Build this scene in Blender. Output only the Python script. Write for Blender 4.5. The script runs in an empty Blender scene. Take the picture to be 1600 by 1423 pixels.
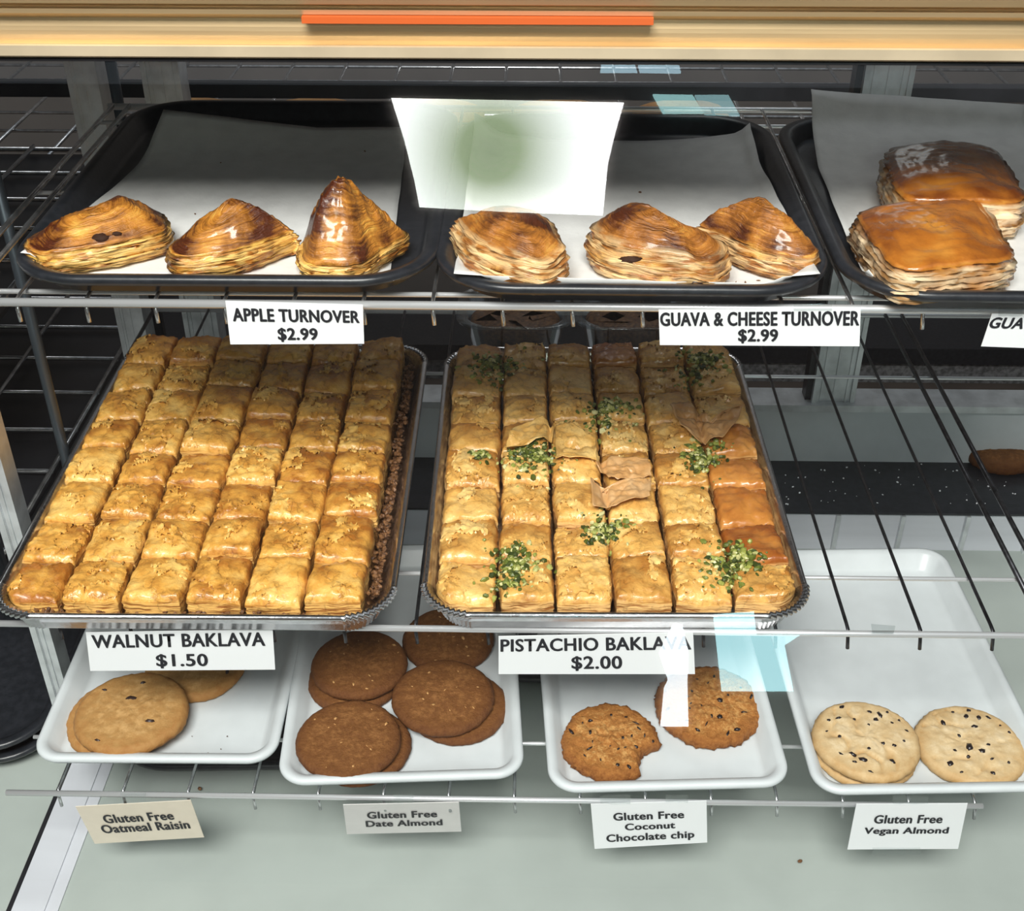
import bpy, bmesh, math, random
from math import sin, cos, tan, pi, radians, sqrt, atan2, floor as flr
from mathutils import Vector, Matrix, noise
from mathutils.bvhtree import BVHTree

S = bpy.context.scene
COL = S.collection
random.seed(7)
V = Vector

# ------------------------------------------------------------------ camera
FPX, PITCH, YAW = 1900.0, radians(34.2), radians(1.0)
CAM = V((0, 0, 1.55))
cd = bpy.data.cameras.new('camera')
cd.sensor_fit = 'HORIZONTAL'; cd.sensor_width = 36; cd.lens = 36 * FPX / 1600
cd.clip_start = 0.02; cd.clip_end = 60
cam = bpy.data.objects.new('camera', cd); COL.objects.link(cam)
cam.location = CAM; cam.rotation_euler = (pi / 2 - PITCH, 0, YAW)
S.camera = cam

# ------------------------------------------------------------------ light
W = bpy.data.worlds.new('world'); S.world = W; W.use_nodes = True
bg = W.node_tree.nodes['Background']
bg.inputs[0].default_value = (0.80, 0.90, 1.0, 1); bg.inputs[1].default_value = 0.34


def area(name, loc, target, sx, sy, power, color):
    l = bpy.data.lights.new(name, 'AREA'); l.shape = 'RECTANGLE'
    l.size = sx; l.size_y = sy; l.energy = power; l.color = color
    o = bpy.data.objects.new(name, l); COL.objects.link(o); o.location = loc
    o.rotation_euler = (V(target) - V(loc)).to_track_quat('-Z', 'Y').to_euler()
    return o


area('shop_front_daylight', (-0.25, -1.0, 3.3), (0, 0.9, 0.9), 1.5, 0.9, 178, (1.0, 0.97, 0.92))
area('rear_fill_light', (0.2, 2.2, 2.9), (0.2, 2.6, 0.8), 1.0, 0.5, 7, (1.0, 0.98, 0.95))  # unseen fill added to brighten the rack and counter behind the case

S.view_settings.view_transform = 'Standard'; S.view_settings.look = 'None'
S.view_settings.gamma = 1; S.view_settings.use_curve_mapping = False
S.view_settings.exposure = -0.05

# ------------------------------------------------------------------ projection helpers
_f = V((-sin(YAW) * cos(PITCH), cos(YAW) * cos(PITCH), -sin(PITCH)))
_r = V((cos(YAW), sin(YAW), 0)); _u = _r.cross(_f)


def ray(x, y): return _f + _r * ((x - 800) / FPX) - _u * ((y - 711.5) / FPX)
def atz(x, y, z):
    d = ray(x, y); return CAM + d * ((z - CAM.z) / d.z)
def aty(x, y, Y):
    d = ray(x, y); return CAM + d * ((Y - CAM.y) / d.y)


# ------------------------------------------------------------------ object helpers
def link(name, me, mat=None, parent=None, loc=None, rz=0):
    o = bpy.data.objects.new(name, me); COL.objects.link(o)
    if mat is not None and me is not None and not me.materials:
        me.materials.append(mat)
    if parent is not None: o.parent = parent
    if loc is not None: o.location = loc
    o.rotation_euler = (0, 0, rz)
    return o


def tag(o, label, cat, group=None, kind=None):
    o['label'] = label; o['category'] = cat
    if group: o['group'] = group
    if kind: o['kind'] = kind
    return o


def thing(name, label, cat, loc=(0, 0, 0), rz=0, group=None):
    return tag(link(name, None, None, None, loc, rz), label, cat, group)


def struct(name, vf, mat):
    o = link(name, mk(vf, smooth=False), mat); o['kind'] = 'structure'; return o


def mk(vf, smooth=True, attrs=None):
    v, f = vf[0], vf[1]
    me = bpy.data.meshes.new('m'); me.from_pydata([tuple(p) for p in v], [], f)
    bm = bmesh.new(); bm.from_mesh(me); bmesh.ops.recalc_face_normals(bm, faces=bm.faces); bm.to_mesh(me); bm.free()
    if smooth: me.polygons.foreach_set('use_smooth', [True] * len(me.polygons))
    if attrs:
        for k, vals in attrs.items():
            a = me.attributes.new(k, 'FLOAT', 'POINT'); a.data.foreach_set('value', vals)
    me.update(); return me


class MB:
    def __init__(s): s.v = []; s.f = []
    def add(s, v, f):
        b = len(s.v); s.v += [V(p) for p in v]; s.f += [tuple(i + b for i in q) for q in f]; return s
    def box(s, x0, x1, y0, y1, z0, z1):
        v = [(x, y, z) for z in (z0, z1) for y in (y0, y1) for x in (x0, x1)]
        return s.add(v, [(0, 2, 3, 1), (4, 5, 7, 6), (0, 1, 5, 4), (2, 6, 7, 3), (0, 4, 6, 2), (1, 3, 7, 5)])
    def tube(s, pts, r, n=8):
        pts = [V(p) for p in pts]; rings = []
        up = V((0.13, 0.31, 0.94)).normalized()
        for i, p in enumerate(pts):
            t = (pts[min(i + 1, len(pts) - 1)] - pts[max(i - 1, 0)]).normalized()
            a = t.cross(up).normalized(); b = t.cross(a)
            rings.append([p + (a * cos(2 * pi * k / n) + b * sin(2 * pi * k / n)) * r for k in range(n)])
        v = [q for R in rings for q in R]; f = []
        for i in range(len(rings) - 1):
            for k in range(n):
                f.append((i * n + k, i * n + (k + 1) % n, (i + 1) * n + (k + 1) % n, (i + 1) * n + k))
        f.append(tuple(range(n))[::-1]); f.append(tuple(range((len(rings) - 1) * n, len(rings) * n)))
        return s.add(v, f)
    def loops(s, L, cap0=True, cap1=True):
        n = len(L[0]); v = [q for R in L for q in R]; f = []
        for i in range(len(L) - 1):
            for k in range(n):
                f.append((i * n + k, i * n + (k + 1) % n, (i + 1) * n + (k + 1) % n, (i + 1) * n + k))
        if cap0: f.append(tuple(range(n))[::-1])
        if cap1: f.append(tuple(range((len(L) - 1) * n, len(L) * n)))
        return s.add(v, f)
    def extr(s, prof, x0, x1):
        n = len(prof); v = [(x0, a, b) for a, b in prof] + [(x1, a, b) for a, b in prof]
        f = [(k, (k + 1) % n, n + (k + 1) % n, n + k) for k in range(n)] + [tuple(range(n)), tuple(range(n, 2 * n))[::-1]]
        return s.add(v, f)
    def vf(s): return s.v, s.f
    def put(s, name, mat, parent=None, smooth=True, loc=None, rz=0):
        return link(name, mk((s.v, s.f), smooth), mat, parent, loc, rz)


def box_bevel(x0, x1, y0, y1, z0, z1, b=0.002):
    bm = bmesh.new(); bmesh.ops.create_cube(bm, size=1)
    for v in bm.verts:
        v.co = V(((x0 + x1) / 2 + v.co.x * (x1 - x0), (y0 + y1) / 2 + v.co.y * (y1 - y0), (z0 + z1) / 2 + v.co.z * (z1 - z0)))
    bmesh.ops.bevel(bm, geom=bm.edges[:], offset=b, segments=2, affect='EDGES', profile=0.5)
    me = bpy.data.meshes.new('m'); bm.to_mesh(me); bm.free(); return me


# ------------------------------------------------------------------ materials
def nd(nt, t, **k):
    n = nt.nodes.new(t)
    for a, b in k.items(): setattr(n, a, b)
    return n


def pm(name, col, rough=0.5, metal=0.0, spec=0.5, coat=0.0, noise_amt=0.0, nscale=60, col2=None, bump=0.0, bscale=200, stretch=None, trans=0.0, sss=0.0):
    m = bpy.data.materials.new(name); m.use_nodes = True; nt = m.node_tree
    p = nt.nodes['Principled BSDF']
    p.inputs['Base Color'].default_value = (*col, 1); p.inputs['Roughness'].default_value = rough
    p.inputs['Metallic'].default_value = metal; p.inputs['Specular IOR Level'].default_value = spec
    p.inputs['Coat Weight'].default_value = coat
    if sss:
        p.inputs['Subsurface Weight'].default_value = sss; p.inputs['Subsurface Scale'].default_value = 0.006
        p.inputs['Subsurface Radius'].default_value = (1, .5, .2)
    tc = nd(nt, 'ShaderNodeTexCoord'); co = tc.outputs['Object']
    if stretch:
        mp = nd(nt, 'ShaderNodeMapping'); mp.inputs['Scale'].default_value = stretch
        nt.links.new(co, mp.inputs[0]); co = mp.outputs[0]
    if noise_amt:
        n = nd(nt, 'ShaderNodeTexNoise'); n.inputs['Scale'].default_value = nscale; n.inputs['Detail'].default_value = 5
        nt.links.new(co, n.inputs['Vector'])
        mx = nd(nt, 'ShaderNodeMix', data_type='RGBA'); c2 = col2 or tuple(c * (1 - noise_amt) for c in col)
        mx.inputs[6].default_value = (*col, 1); mx.inputs[7].default_value = (*c2, 1)
        rr = nd(nt, 'ShaderNodeMapRange'); rr.inputs[1].default_value = 0.38; rr.inputs[2].default_value = 0.65
        nt.links.new(n.outputs[0], rr.inputs[0]); nt.links.new(rr.outputs[0], mx.inputs[0])
        nt.links.new(mx.outputs[2], p.inputs['Base Color'])
    if bump:
        n = nd(nt, 'ShaderNodeTexNoise'); n.inputs['Scale'].default_value = bscale; n.inputs['Detail'].default_value = 6
        nt.links.new(co, n.inputs['Vector'])
        b = nd(nt, 'ShaderNodeBump'); b.inputs['Strength'].default_value = bump; b.inputs['Distance'].default_value = 0.002
        nt.links.new(n.outputs[0], b.inputs['Height']); nt.links.new(b.outputs[0], p.inputs['Normal'])
    return m


def ramp(nt, stops):
    r = nd(nt, 'ShaderNodeValToRGB'); e = r.color_ramp.elements
    while len(e) < len(stops): e.new(0.5)
    for el, (p, c) in zip(e, stops): el.position = p; el.color = (*c, 1)
    return r


def pastry(name, pale, mid, dark, side_a, side_b, rough=0.3, coat=0.35, nscale=70, layer=1.0, bump=0.5, rnd=0.15, bscale=260, streak=0.0, crackle=0.0, amp=1.1):
    """toast attribute drives the crust colour, side attribute shows the baked layers"""
    m = bpy.data.materials.new(name); m.use_nodes = True; nt = m.node_tree; L = nt.links.new
    p = nt.nodes['Principled BSDF']
    tc = nd(nt, 'ShaderNodeTexCoord'); oi = nd(nt, 'ShaderNodeObjectInfo')
    ad = nd(nt, 'ShaderNodeVectorMath', operation='MULTIPLY_ADD')
    cmb = nd(nt, 'ShaderNodeCombineXYZ')
    for i in range(3): L(oi.outputs['Random'], cmb.inputs[i])
    L(cmb.outputs[0], ad.inputs[0]); ad.inputs[1].default_value = (3, 5, 7); L(tc.outputs['Object'], ad.inputs[2])
    n1 = nd(nt, 'ShaderNodeTexNoise'); n1.inputs['Scale'].default_value = nscale; n1.inputs['Detail'].default_value = 6; n1.inputs['Roughness'].default_value = 0.62
    L(ad.outputs[0], n1.inputs['Vector'])
    at = nd(nt, 'ShaderNodeAttribute', attribute_name='toast'); asd = nd(nt, 'ShaderNodeAttribute', attribute_name='side')
    t = nd(nt, 'ShaderNodeMath', operation='MULTIPLY_ADD'); L(n1.outputs[0], t.inputs[0]); t.inputs[1].default_value = amp; L(at.outputs['Fac'], t.inputs[2])
    t1 = nd(nt, 'ShaderNodeMath', operation='MULTIPLY_ADD'); L(oi.outputs['Random'], t1.inputs[0]); t1.inputs[1].default_value = rnd * 2; L(t.outputs[0], t1.inputs[2])
    t2 = nd(nt, 'ShaderNodeMath', operation='SUBTRACT'); L(t1.outputs[0], t2.inputs[0]); t2.inputs[1].default_value = amp / 2 + rnd
    ar = nd(nt, 'ShaderNodeAttribute', attribute_name='ring'); rc = nd(nt, 'ShaderNodeCombineXYZ'); L(ar.outputs['Fac'], rc.inputs[2])
    sa = nd(nt, 'ShaderNodeVectorMath', operation='MULTIPLY_ADD'); L(ad.outputs[0], sa.inputs[0]); sa.inputs[1].default_value = (0.10, 0.10, 0.10); L(rc.outputs[0], sa.inputs[2])
    n5 = nd(nt, 'ShaderNodeTexNoise'); n5.inputs['Scale'].default_value = 200; n5.inputs['Detail'].default_value = 4; n5.inputs['Roughness'].default_value = 0.55; L(sa.outputs[0], n5.inputs['Vector'])
    st_ = nd(nt, 'ShaderNodeMath', operation='MULTIPLY_ADD'); L(n5.outputs[0], st_.inputs[0]); st_.inputs[1].default_value = streak; st_.inputs[2].default_value = -streak / 2
    t3 = nd(nt, 'ShaderNodeMath', operation='ADD'); L(t2.outputs[0], t3.inputs[0]); L(st_.outputs[0], t3.inputs[1]); t2 = t3
    r = ramp(nt, [(0.05, pale), (0.40, mid), (0.85, dark)]); L(t2.outputs[0], r.inputs[0])
    mp = nd(nt, 'ShaderNodeMapping'); mp.inputs['Scale'].default_value = (0.14, 0.14, 1.9 * layer); L(ad.outputs[0], mp.inputs[0])
    n2 = nd(nt, 'ShaderNodeTexNoise'); n2.inputs['Scale'].default_value = 330; n2.inputs['Detail'].default_value = 3; n2.inputs['Distortion'].default_value = 0.4
    L(mp.outputs[0], n2.inputs['Vector'])
    r2 = ramp(nt, [(0.40, side_b), (0.5, side_a), (0.62, tuple(min(1, c * 1.15) for c in side_a))]); L(n2.outputs[0], r2.inputs[0])
    mx = nd(nt, 'ShaderNodeMix', data_type='RGBA'); L(asd.outputs['Fac'], mx.inputs[0]); L(r.outputs[0], mx.inputs[6]); L(r2.outputs[0], mx.inputs[7])
    af = nd(nt, 'ShaderNodeAttribute', attribute_name='fill')
    nf = nd(nt, 'ShaderNodeTexNoise'); nf.inputs['Scale'].default_value = 260; nf.inputs['Detail'].default_value = 3; L(ad.outputs[0], nf.inputs['Vector'])
    rf = ramp(nt, [(0.35, (0.06, 0.022, 0.006)), (0.5, (0.20, 0.085, 0.022)), (0.68, (0.42, 0.20, 0.06))]); L(nf.outputs[0], rf.inputs[0])
    mf = nd(nt, 'ShaderNodeMix', data_type='RGBA'); L(af.outputs['Fac'], mf.inputs[0]); L(mx.outputs[2], mf.inputs[6]); L(rf.outputs[0], mf.inputs[7])
    out = mf.outputs[2]
    if crackle:
        wv = nd(nt, 'ShaderNodeTexNoise'); wv.inputs['Scale'].default_value = 110; wv.inputs['Detail'].default_value = 4; L(ad.outputs[0], wv.inputs['Vector'])
        wa = nd(nt, 'ShaderNodeVectorMath', operation='MULTIPLY_ADD'); L(wv.outputs['Color'], wa.inputs[0]); wa.inputs[1].default_value = (0.018, 0.018, 0.018); L(ad.outputs[0], wa.inputs[2])
        vo = nd(nt, 'ShaderNodeTexVoronoi', feature='DISTANCE_TO_EDGE'); vo.inputs['Scale'].default_value = 62; L(wa.outputs[0], vo.inputs['Vector'])
        vr = nd(nt, 'ShaderNodeMapRange'); vr.inputs[1].default_value = 0.0; vr.inputs[2].default_value = 0.07; vr.inputs[3].default_value = 1 - crackle; vr.inputs[4].default_value = 1; L(vo.outputs['Distance'], vr.inputs[0])
        gm = nd(nt, 'ShaderNodeMapRange'); gm.inputs[1].default_value = 0.42; gm.inputs[2].default_value = 0.58; L(n1.outputs[0], gm.inputs[0])
        g2 = nd(nt, 'ShaderNodeMix', data_type='FLOAT'); L(gm.outputs[0], g2.inputs[0]); g2.inputs[2].default_value = 1; L(vr.outputs[0], g2.inputs[3])
        cm = nd(nt, 'ShaderNodeMix', data_type='RGBA', blend_type='MULTIPLY'); cm.inputs[0].default_value = 1; L(out, cm.inputs[6]); L(g2.outputs[0], cm.inputs[7]); out = cm.outputs[2]
    L(out, p.inputs['Base Color'])
    n3 = nd(nt, 'ShaderNodeTexNoise'); n3.inputs['Scale'].default_value = bscale; n3.inputs['Detail'].default_value = 7; n3.inputs['Roughness'].default_value = 0.6; L(ad.outputs[0], n3.inputs['Vector'])
    h = nd(nt, 'ShaderNodeMix', data_type='FLOAT'); L(asd.outputs['Fac'], h.inputs[0]); L(n3.outputs[0], h.inputs[2]); L(n2.outputs[0], h.inputs[3])
    b = nd(nt, 'ShaderNodeBump'); b.inputs['Strength'].default_value = bump; b.inputs['Distance'].default_value = 0.0022
    hh = h.outputs[0]
    if streak:
        h2 = nd(nt, 'ShaderNodeMath', operation='MULTIPLY_ADD'); L(n5.outputs[0], h2.inputs[0]); h2.inputs[1].default_value = 1.6; L(hh, h2.inputs[2]); hh = h2.outputs[0]
    if crackle:
        h3 = nd(nt, 'ShaderNodeMath', operation='MULTIPLY_ADD'); L(g2.outputs[0], h3.inputs[0]); h3.inputs[1].default_value = 0.5; L(hh, h3.inputs[2]); hh = h3.outputs[0]
    L(hh, b.inputs['Height']); L(b.outputs[0], p.inputs['Normal'])
    p.inputs['Roughness'].default_value = rough
    ct = nd(nt, 'ShaderNodeMath', operation='MULTIPLY_ADD'); L(asd.outputs['Fac'], ct.inputs[0]); ct.inputs[1].default_value = -coat * 0.8; ct.inputs[2].default_value = coat
    L(ct.outputs[0], p.inputs['Coat Weight']); p.inputs['Coat Roughness'].default_value = 0.14
    return m


def emit(name, col, st):
    m = bpy.data.materials.new(name); m.use_nodes = True; nt = m.node_tree
    nt.nodes.remove(nt.nodes['Principled BSDF']); e = nd(nt, 'ShaderNodeEmission')
    e.inputs[0].default_value = (*col, 1); e.inputs[1].default_value = st
    nt.links.new(e.outputs[0], nt.nodes['Material Output'].inputs[0]); return m


def clear(name, tint=(0.97, 0.99, 0.985), base=0.045, rim=0.75, rough=0.0, mirror=True):
    """thin clear sheet: see-through with a reflection that grows at grazing angles"""
    m = bpy.data.materials.new(name); m.use_nodes = True; nt = m.node_tree; L = nt.links.new
    nt.nodes.remove(nt.nodes['Principled BSDF'])
    tr = nd(nt, 'ShaderNodeBsdfTransparent'); tr.inputs[0].default_value = (*tint, 1)
    gl = nd(nt, 'ShaderNodeBsdfGlossy'); gl.inputs['Roughness'].default_value = rough
    lw = nd(nt, 'ShaderNodeLayerWeight'); lw.inputs[0].default_value = 0.5
    pw = nd(nt, 'ShaderNodeMath', operation='POWER'); L(lw.outputs['Facing'], pw.inputs[0]); pw.inputs[1].default_value = 4.0
    ma = nd(nt, 'ShaderNodeMath', operation='MULTIPLY_ADD'); L(pw.outputs[0], ma.inputs[0]); ma.inputs[1].default_value = rim; ma.inputs[2].default_value = base
    mx = nd(nt, 'ShaderNodeMixShader'); L(ma.outputs[0], mx.inputs[0]); L(tr.outputs[0], mx.inputs[1]); L(gl.outputs[0], mx.inputs[2])
    L(mx.outputs[0], nt.nodes['Material Output'].inputs[0]); return m


M = {}
M['chrome'] = pm('chrome_wire', (0.74, 0.75, 0.77), 0.26, 0.95, noise_amt=0.4, nscale=90, bump=0.05, bscale=300)
M['rail'] = pm('bright_rail_wire', (0.78, 0.79, 0.81), 0.28, 0.6)
M['darkwire'] = pm('worn_dark_wire', (0.10, 0.10, 0.11), 0.3, 0.9, noise_amt=0.5, nscale=120)
M['alu'] = pm('brushed_aluminium', (0.72, 0.75, 0.77), 0.36, 0.5, noise_amt=0.25, nscale=40, bump=0.05)
M['gold'] = pm('gold_anodised_aluminium', (0.68, 0.51, 0.29), 0.5, 0.7, noise_amt=0.2, nscale=14, stretch=(0.3, 4, 4))
M['cream'] = pm('cream_trim', (0.78, 0.66, 0.46), 0.35, 0.4, noise_amt=0.15, nscale=20)
M['orange'] = pm('painted_orange_reflection', (0.52, 0.10, 0.02), 0.4)
M['black'] = pm('black_tray_plastic', (0.014, 0.016, 0.02), 0.32, noise_amt=0.5, nscale=120, col2=(0.022, 0.024, 0.03), bump=0.05)
M['dark'] = pm('dark_light_blocker', (0.020, 0.020, 0.024), 0.4, noise_amt=0.4, nscale=20)
M['pole'] = pm('dark_grey_pole', (0.07, 0.085, 0.10), 0.35, 0.6)
M['white'] = pm('white_tray_plastic', (0.61, 0.65, 0.67), 0.35, noise_amt=0.05, nscale=40)
M['deck'] = pm('pale_case_deck', (0.40, 0.445, 0.42), 0.45, noise_amt=0.10, nscale=9, bump=0.03, bscale=60)
M['panel'] = pm('pale_back_panel', (0.62, 0.64, 0.69), 0.22, noise_amt=0.12, nscale=12, stretch=(0.2, 1, 3))
M['paper'] = pm('parchment_paper', (0.74, 0.74, 0.73), 0.6, noise_amt=0.10, nscale=55, bump=0.10, bscale=350)
M['card'] = pm('white_price_card', (0.84, 0.86, 0.88), 0.5)
M['creamcard'] = pm('cream_price_card', (0.76, 0.68, 0.56), 0.5, noise_amt=0.05)
M['greycard'] = pm('pale_grey_price_card', (0.74, 0.72, 0.71), 0.5, noise_amt=0.05)
M['ink'] = pm('black_ink', (0.012, 0.013, 0.018), 0.6)
M['tape'] = clear('clear_tape', (0.93, 0.95, 0.95), 0.10, 0.6, 0.15)
M['glass'] = clear('case_glass', (0.975, 0.99, 0.985), 0.075, 0.8)
M['plastic'] = clear('clear_plastic', (0.90, 0.93, 0.94), 0.10, 0.8, 0.05)
M['foil'] = pm('aluminium_foil', (0.82, 0.82, 0.84), 0.24, 1.0, bump=0.25, bscale=140, noise_amt=0.15, nscale=90)
M['granite'] = pm('speckled_grey_granite', (0.34, 0.35, 0.36), 0.4, noise_amt=0.6, nscale=90, bump=0.2, bscale=80)
M['wall'] = pm('shop_wall', (0.10, 0.09, 0.085), 0.8, noise_amt=0.2, nscale=4)
M['wallfront'] = pm('shop_front_wall', (0.16, 0.14, 0.13), 0.8, noise_amt=0.2, nscale=4)
M['floor'] = pm('brown_floor_tile', (0.11, 0.085, 0.07), 0.5, noise_amt=0.3, nscale=6)
M['walnut'] = pm('chopped_walnut', (0.22, 0.10, 0.035), 0.55, noise_amt=0.6, nscale=220, col2=(0.07, 0.025, 0.008), bump=0.4, bscale=300)
M['phyllo'] = pastry('walnut_phyllo', (0.90, 0.56, 0.16), (0.74, 0.37, 0.07), (0.40, 0.14, 0.02), (0.78, 0.46, 0.14), (0.30, 0.11, 0.025), 0.30, 0.4, 55, 1.0, 0.5, crackle=0.38, amp=1.5)
M['phyllo2'] = pastry('pistachio_phyllo', (0.92, 0.61, 0.22), (0.78, 0.43, 0.11), (0.46, 0.19, 0.035), (0.80, 0.50, 0.20), (0.33, 0.13, 0.035), 0.3, 0.45, 55, 1.0, 0.5, crackle=0.32, amp=1.3)
M['phyllo3'] = pastry('orange_brown_phyllo', (0.72, 0.34, 0.09), (0.55, 0.22, 0.045), (0.32, 0.09, 0.015), (0.78, 0.47, 0.18), (0.36, 0.14, 0.035), 0.25, 0.5, 40, 1.0, 0.25)
M['flake'] = pastry('loose_phyllo', (0.72, 0.45, 0.22), (0.60, 0.32, 0.12), (0.40, 0.17, 0.05), (0.7, 0.42, 0.18), (0.4, 0.2, 0.06), 0.35, 0.3, 60, 1.0, 0.3)
M['turnover'] = pastry('apple_turnover_crust', (0.86, 0.50, 0.10), (0.56, 0.22, 0.032), (0.085, 0.02, 0.007), (0.88, 0.55, 0.17), (0.46, 0.16, 0.026), 0.26, 0.6, 55, 0.42, 0.8, 0.02, 170, streak=0.85)
M['turnover2'] = pastry('guava_turnover_crust', (0.74, 0.38, 0.08), (0.46, 0.17, 0.028), (0.085, 0.022, 0.008), (0.86, 0.60, 0.30), (0.42, 0.16, 0.04), 0.3, 0.5, 60, 0.42, 0.8, 0.02, 170, streak=0.7)
M['square'] = pastry('guava_pastry_crust', (0.58, 0.24, 0.04), (0.45, 0.15, 0.02), (0.19, 0.05, 0.010), (0.86, 0.66, 0.42), (0.55, 0.30, 0.12), 0.2, 0.7, 35, 0.4, 0.5, 0.02, 90)
M['filling'] = pm('dark_fruit_filling', (0.035, 0.013, 0.006), 0.7, spec=0.2)
M['burnt'] = pm('burnt_caramel', (0.03, 0.012, 0.008), 0.3, noise_amt=0.5, nscale=200, bump=0.3)


def cookie_mat(name, a, b, c, scale=120, bump=0.5, bscale=300):
    m = bpy.data.materials.new(name); m.use_nodes = True; nt = m.node_tree; L = nt.links.new
    p = nt.nodes['Principled BSDF']; tc = nd(nt, 'ShaderNodeTexCoord')
    oi = nd(nt, 'ShaderNodeObjectInfo'); cmb = nd(nt, 'ShaderNodeCombineXYZ')
    for i in range(3): L(oi.outputs['Random'], cmb.inputs[i])
    ad = nd(nt, 'ShaderNodeVectorMath', operation='MULTIPLY_ADD'); L(cmb.outputs[0], ad.inputs[0]); ad.inputs[1].default_value = (3, 5, 7); L(tc.outputs['Object'], ad.inputs[2])
    n = nd(nt, 'ShaderNodeTexNoise'); n.inputs['Scale'].default_value = scale; n.inputs['Detail'].default_value = 7; n.inputs['Roughness'].default_value = 0.7; L(ad.outputs[0], n.inputs['Vector'])
    at = nd(nt, 'ShaderNodeAttribute', attribute_name='toast')
    t = nd(nt, 'ShaderNodeMath', operation='ADD'); L(n.outputs[0], t.inputs[0]); L(at.outputs['Fac'], t.inputs[1])
    r = ramp(nt, [(0.36, a), (0.52, b), (0.95, c)]); L(t.outputs[0], r.inputs[0]); L(r.outputs[0], p.inputs['Base Color'])
    n3 = nd(nt, 'ShaderNodeTexNoise'); n3.inputs['Scale'].default_value = bscale; n3.inputs['Detail'].default_value = 8; n3.inputs['Roughness'].default_value = 0.7; L(ad.outputs[0], n3.inputs['Vector'])
    b_ = nd(nt, 'ShaderNodeBump'); b_.inputs['Strength'].default_value = bump; b_.inputs['Distance'].default_value = 0.002; L(n3.outputs[0], b_.inputs['Height']); L(b_.outputs[0], p.inputs['Normal'])
    p.inputs['Roughness'].default_value = 0.65; p.inputs['Specular IOR Level'].default_value = 0.3
    return m


M['oat'] = cookie_mat('oatmeal_dough', (0.54, 0.32, 0.125), (0.43, 0.235, 0.078), (0.33, 0.14, 0.035))
M['date'] = cookie_mat('date_dough', (0.30, 0.130, 0.040), (0.20, 0.078, 0.021), (0.11, 0.035, 0.009), 190, 0.8, 420)
M['coconut'] = cookie_mat('coconut_dough', (0.66, 0.36, 0.12), (0.46, 0.19, 0.045), (0.22, 0.065, 0.012), 260, 1.0, 420)
M['almond'] = cookie_mat('almond_dough', (0.72, 0.57, 0.36), (0.62, 0.455, 0.25), (0.46, 0.27, 0.10), 60, 0.35, 200)
M['chip'] = pm('dark_chocolate', (0.018, 0.012, 0.012), 0.3)
M['raisin'] = pm('raisin_skin', (0.04, 0.022, 0.018), 0.45, bump=0.3)
M['nut'] = pm('nut_bit', (0.52, 0.28, 0.10), 0.55)


def pist_mat():
    m = bpy.data.materials.new('pistachio_bits'); m.use_nodes = True; nt = m.node_tree
    p = nt.nodes['Principled BSDF']; a = nd(nt, 'ShaderNodeAttribute', attribute_name='tone')
    r = ramp(nt, [(0.0, (0.03, 0.045, 0.008)), (0.35, (0.12, 0.15, 0.022)), (0.7, (0.33, 0.35, 0.075)), (1.0, (0.68, 0.64, 0.32))])
    nt.links.new(a.outputs['Fac'], r.inputs[0]); nt.links.new(r.outputs[0], p.inputs['Base Color']); p.inputs['Roughness'].default_value = 0.4
    return m


M['pist'] = pist_mat()

# ------------------------------------------------------------------ the setting
ZD, ZL, ZM, ZU = 0.55, 0.68, 0.85, 1.13          # deck and the three shelves
YL, YM, YU = 0.730, 0.768, 0.817                 # their front rails
GY = lambda z: 0.557 + 0.364 * (z - ZD)          # the sloping front glass
struct('floor', MB().box(-3, 3, -2.4, 3.2, -0.05, 0).vf(), M['floor'])
struct('wall_back', MB().box(-3, 3, 3.1, 3.2, 0, 3).vf(), M['wall'])
struct('wall_left', MB().box(-3.1, -3, -2.4, 3.2, 0, 3).vf(), M['wall'])
struct('wall_right', MB().box(3, 3.1, -2.4, 3.2, 0, 3).vf(), M['wall'])
YW = -2.3
struct('wall_front', MB().box(-3, 3, YW - 0.1, YW, 0, 2.6).vf(), M['wallfront'])

# daylight windows of the shop front, mirrored in the case glass
gn = V((0, -1, 0.364)).normalized()


def mirror_hit(x, y, Y):
    d = ray(x, y); P0 = V((0, GY(ZD), ZD))
    t = (P0 - CAM).dot(gn) / d.dot(gn); p = CAM + d * t
    q = d - gn * (2 * d.dot(gn)); return p + q * ((Y - p.y) / q.y)


def window(n, pts, col, st, mat=None):
    q = [mirror_hit(x, y, YW + 0.012) for x, y in pts]
    v = q + [p + V((0, -0.012, 0)) for p in q]; k = len(q)
    f = [tuple(range(k)), tuple(range(k, 2 * k))] + [(i, (i + 1) % k, k + (i + 1) % k, k + i) for i in range(k)]
    o = link('window_%d' % n, mk((v, f), False), mat or emit('daylit_window_%d' % n, col, st)); o['kind'] = 'structure'
    return o


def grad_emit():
    """bright window with a duller green middle mixed into its glow colour"""
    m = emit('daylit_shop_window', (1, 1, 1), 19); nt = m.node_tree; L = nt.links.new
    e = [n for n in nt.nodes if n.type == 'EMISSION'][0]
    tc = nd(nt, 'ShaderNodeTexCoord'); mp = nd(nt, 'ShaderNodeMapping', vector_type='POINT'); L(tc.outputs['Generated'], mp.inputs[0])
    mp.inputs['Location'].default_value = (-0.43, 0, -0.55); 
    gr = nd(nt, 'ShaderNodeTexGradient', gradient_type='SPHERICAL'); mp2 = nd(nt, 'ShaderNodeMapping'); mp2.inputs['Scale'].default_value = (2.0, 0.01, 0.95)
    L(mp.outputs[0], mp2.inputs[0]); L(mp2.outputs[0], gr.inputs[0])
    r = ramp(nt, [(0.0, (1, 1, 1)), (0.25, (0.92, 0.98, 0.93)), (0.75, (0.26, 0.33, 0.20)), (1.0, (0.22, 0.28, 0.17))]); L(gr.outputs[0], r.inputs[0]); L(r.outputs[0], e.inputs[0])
    return m


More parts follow.
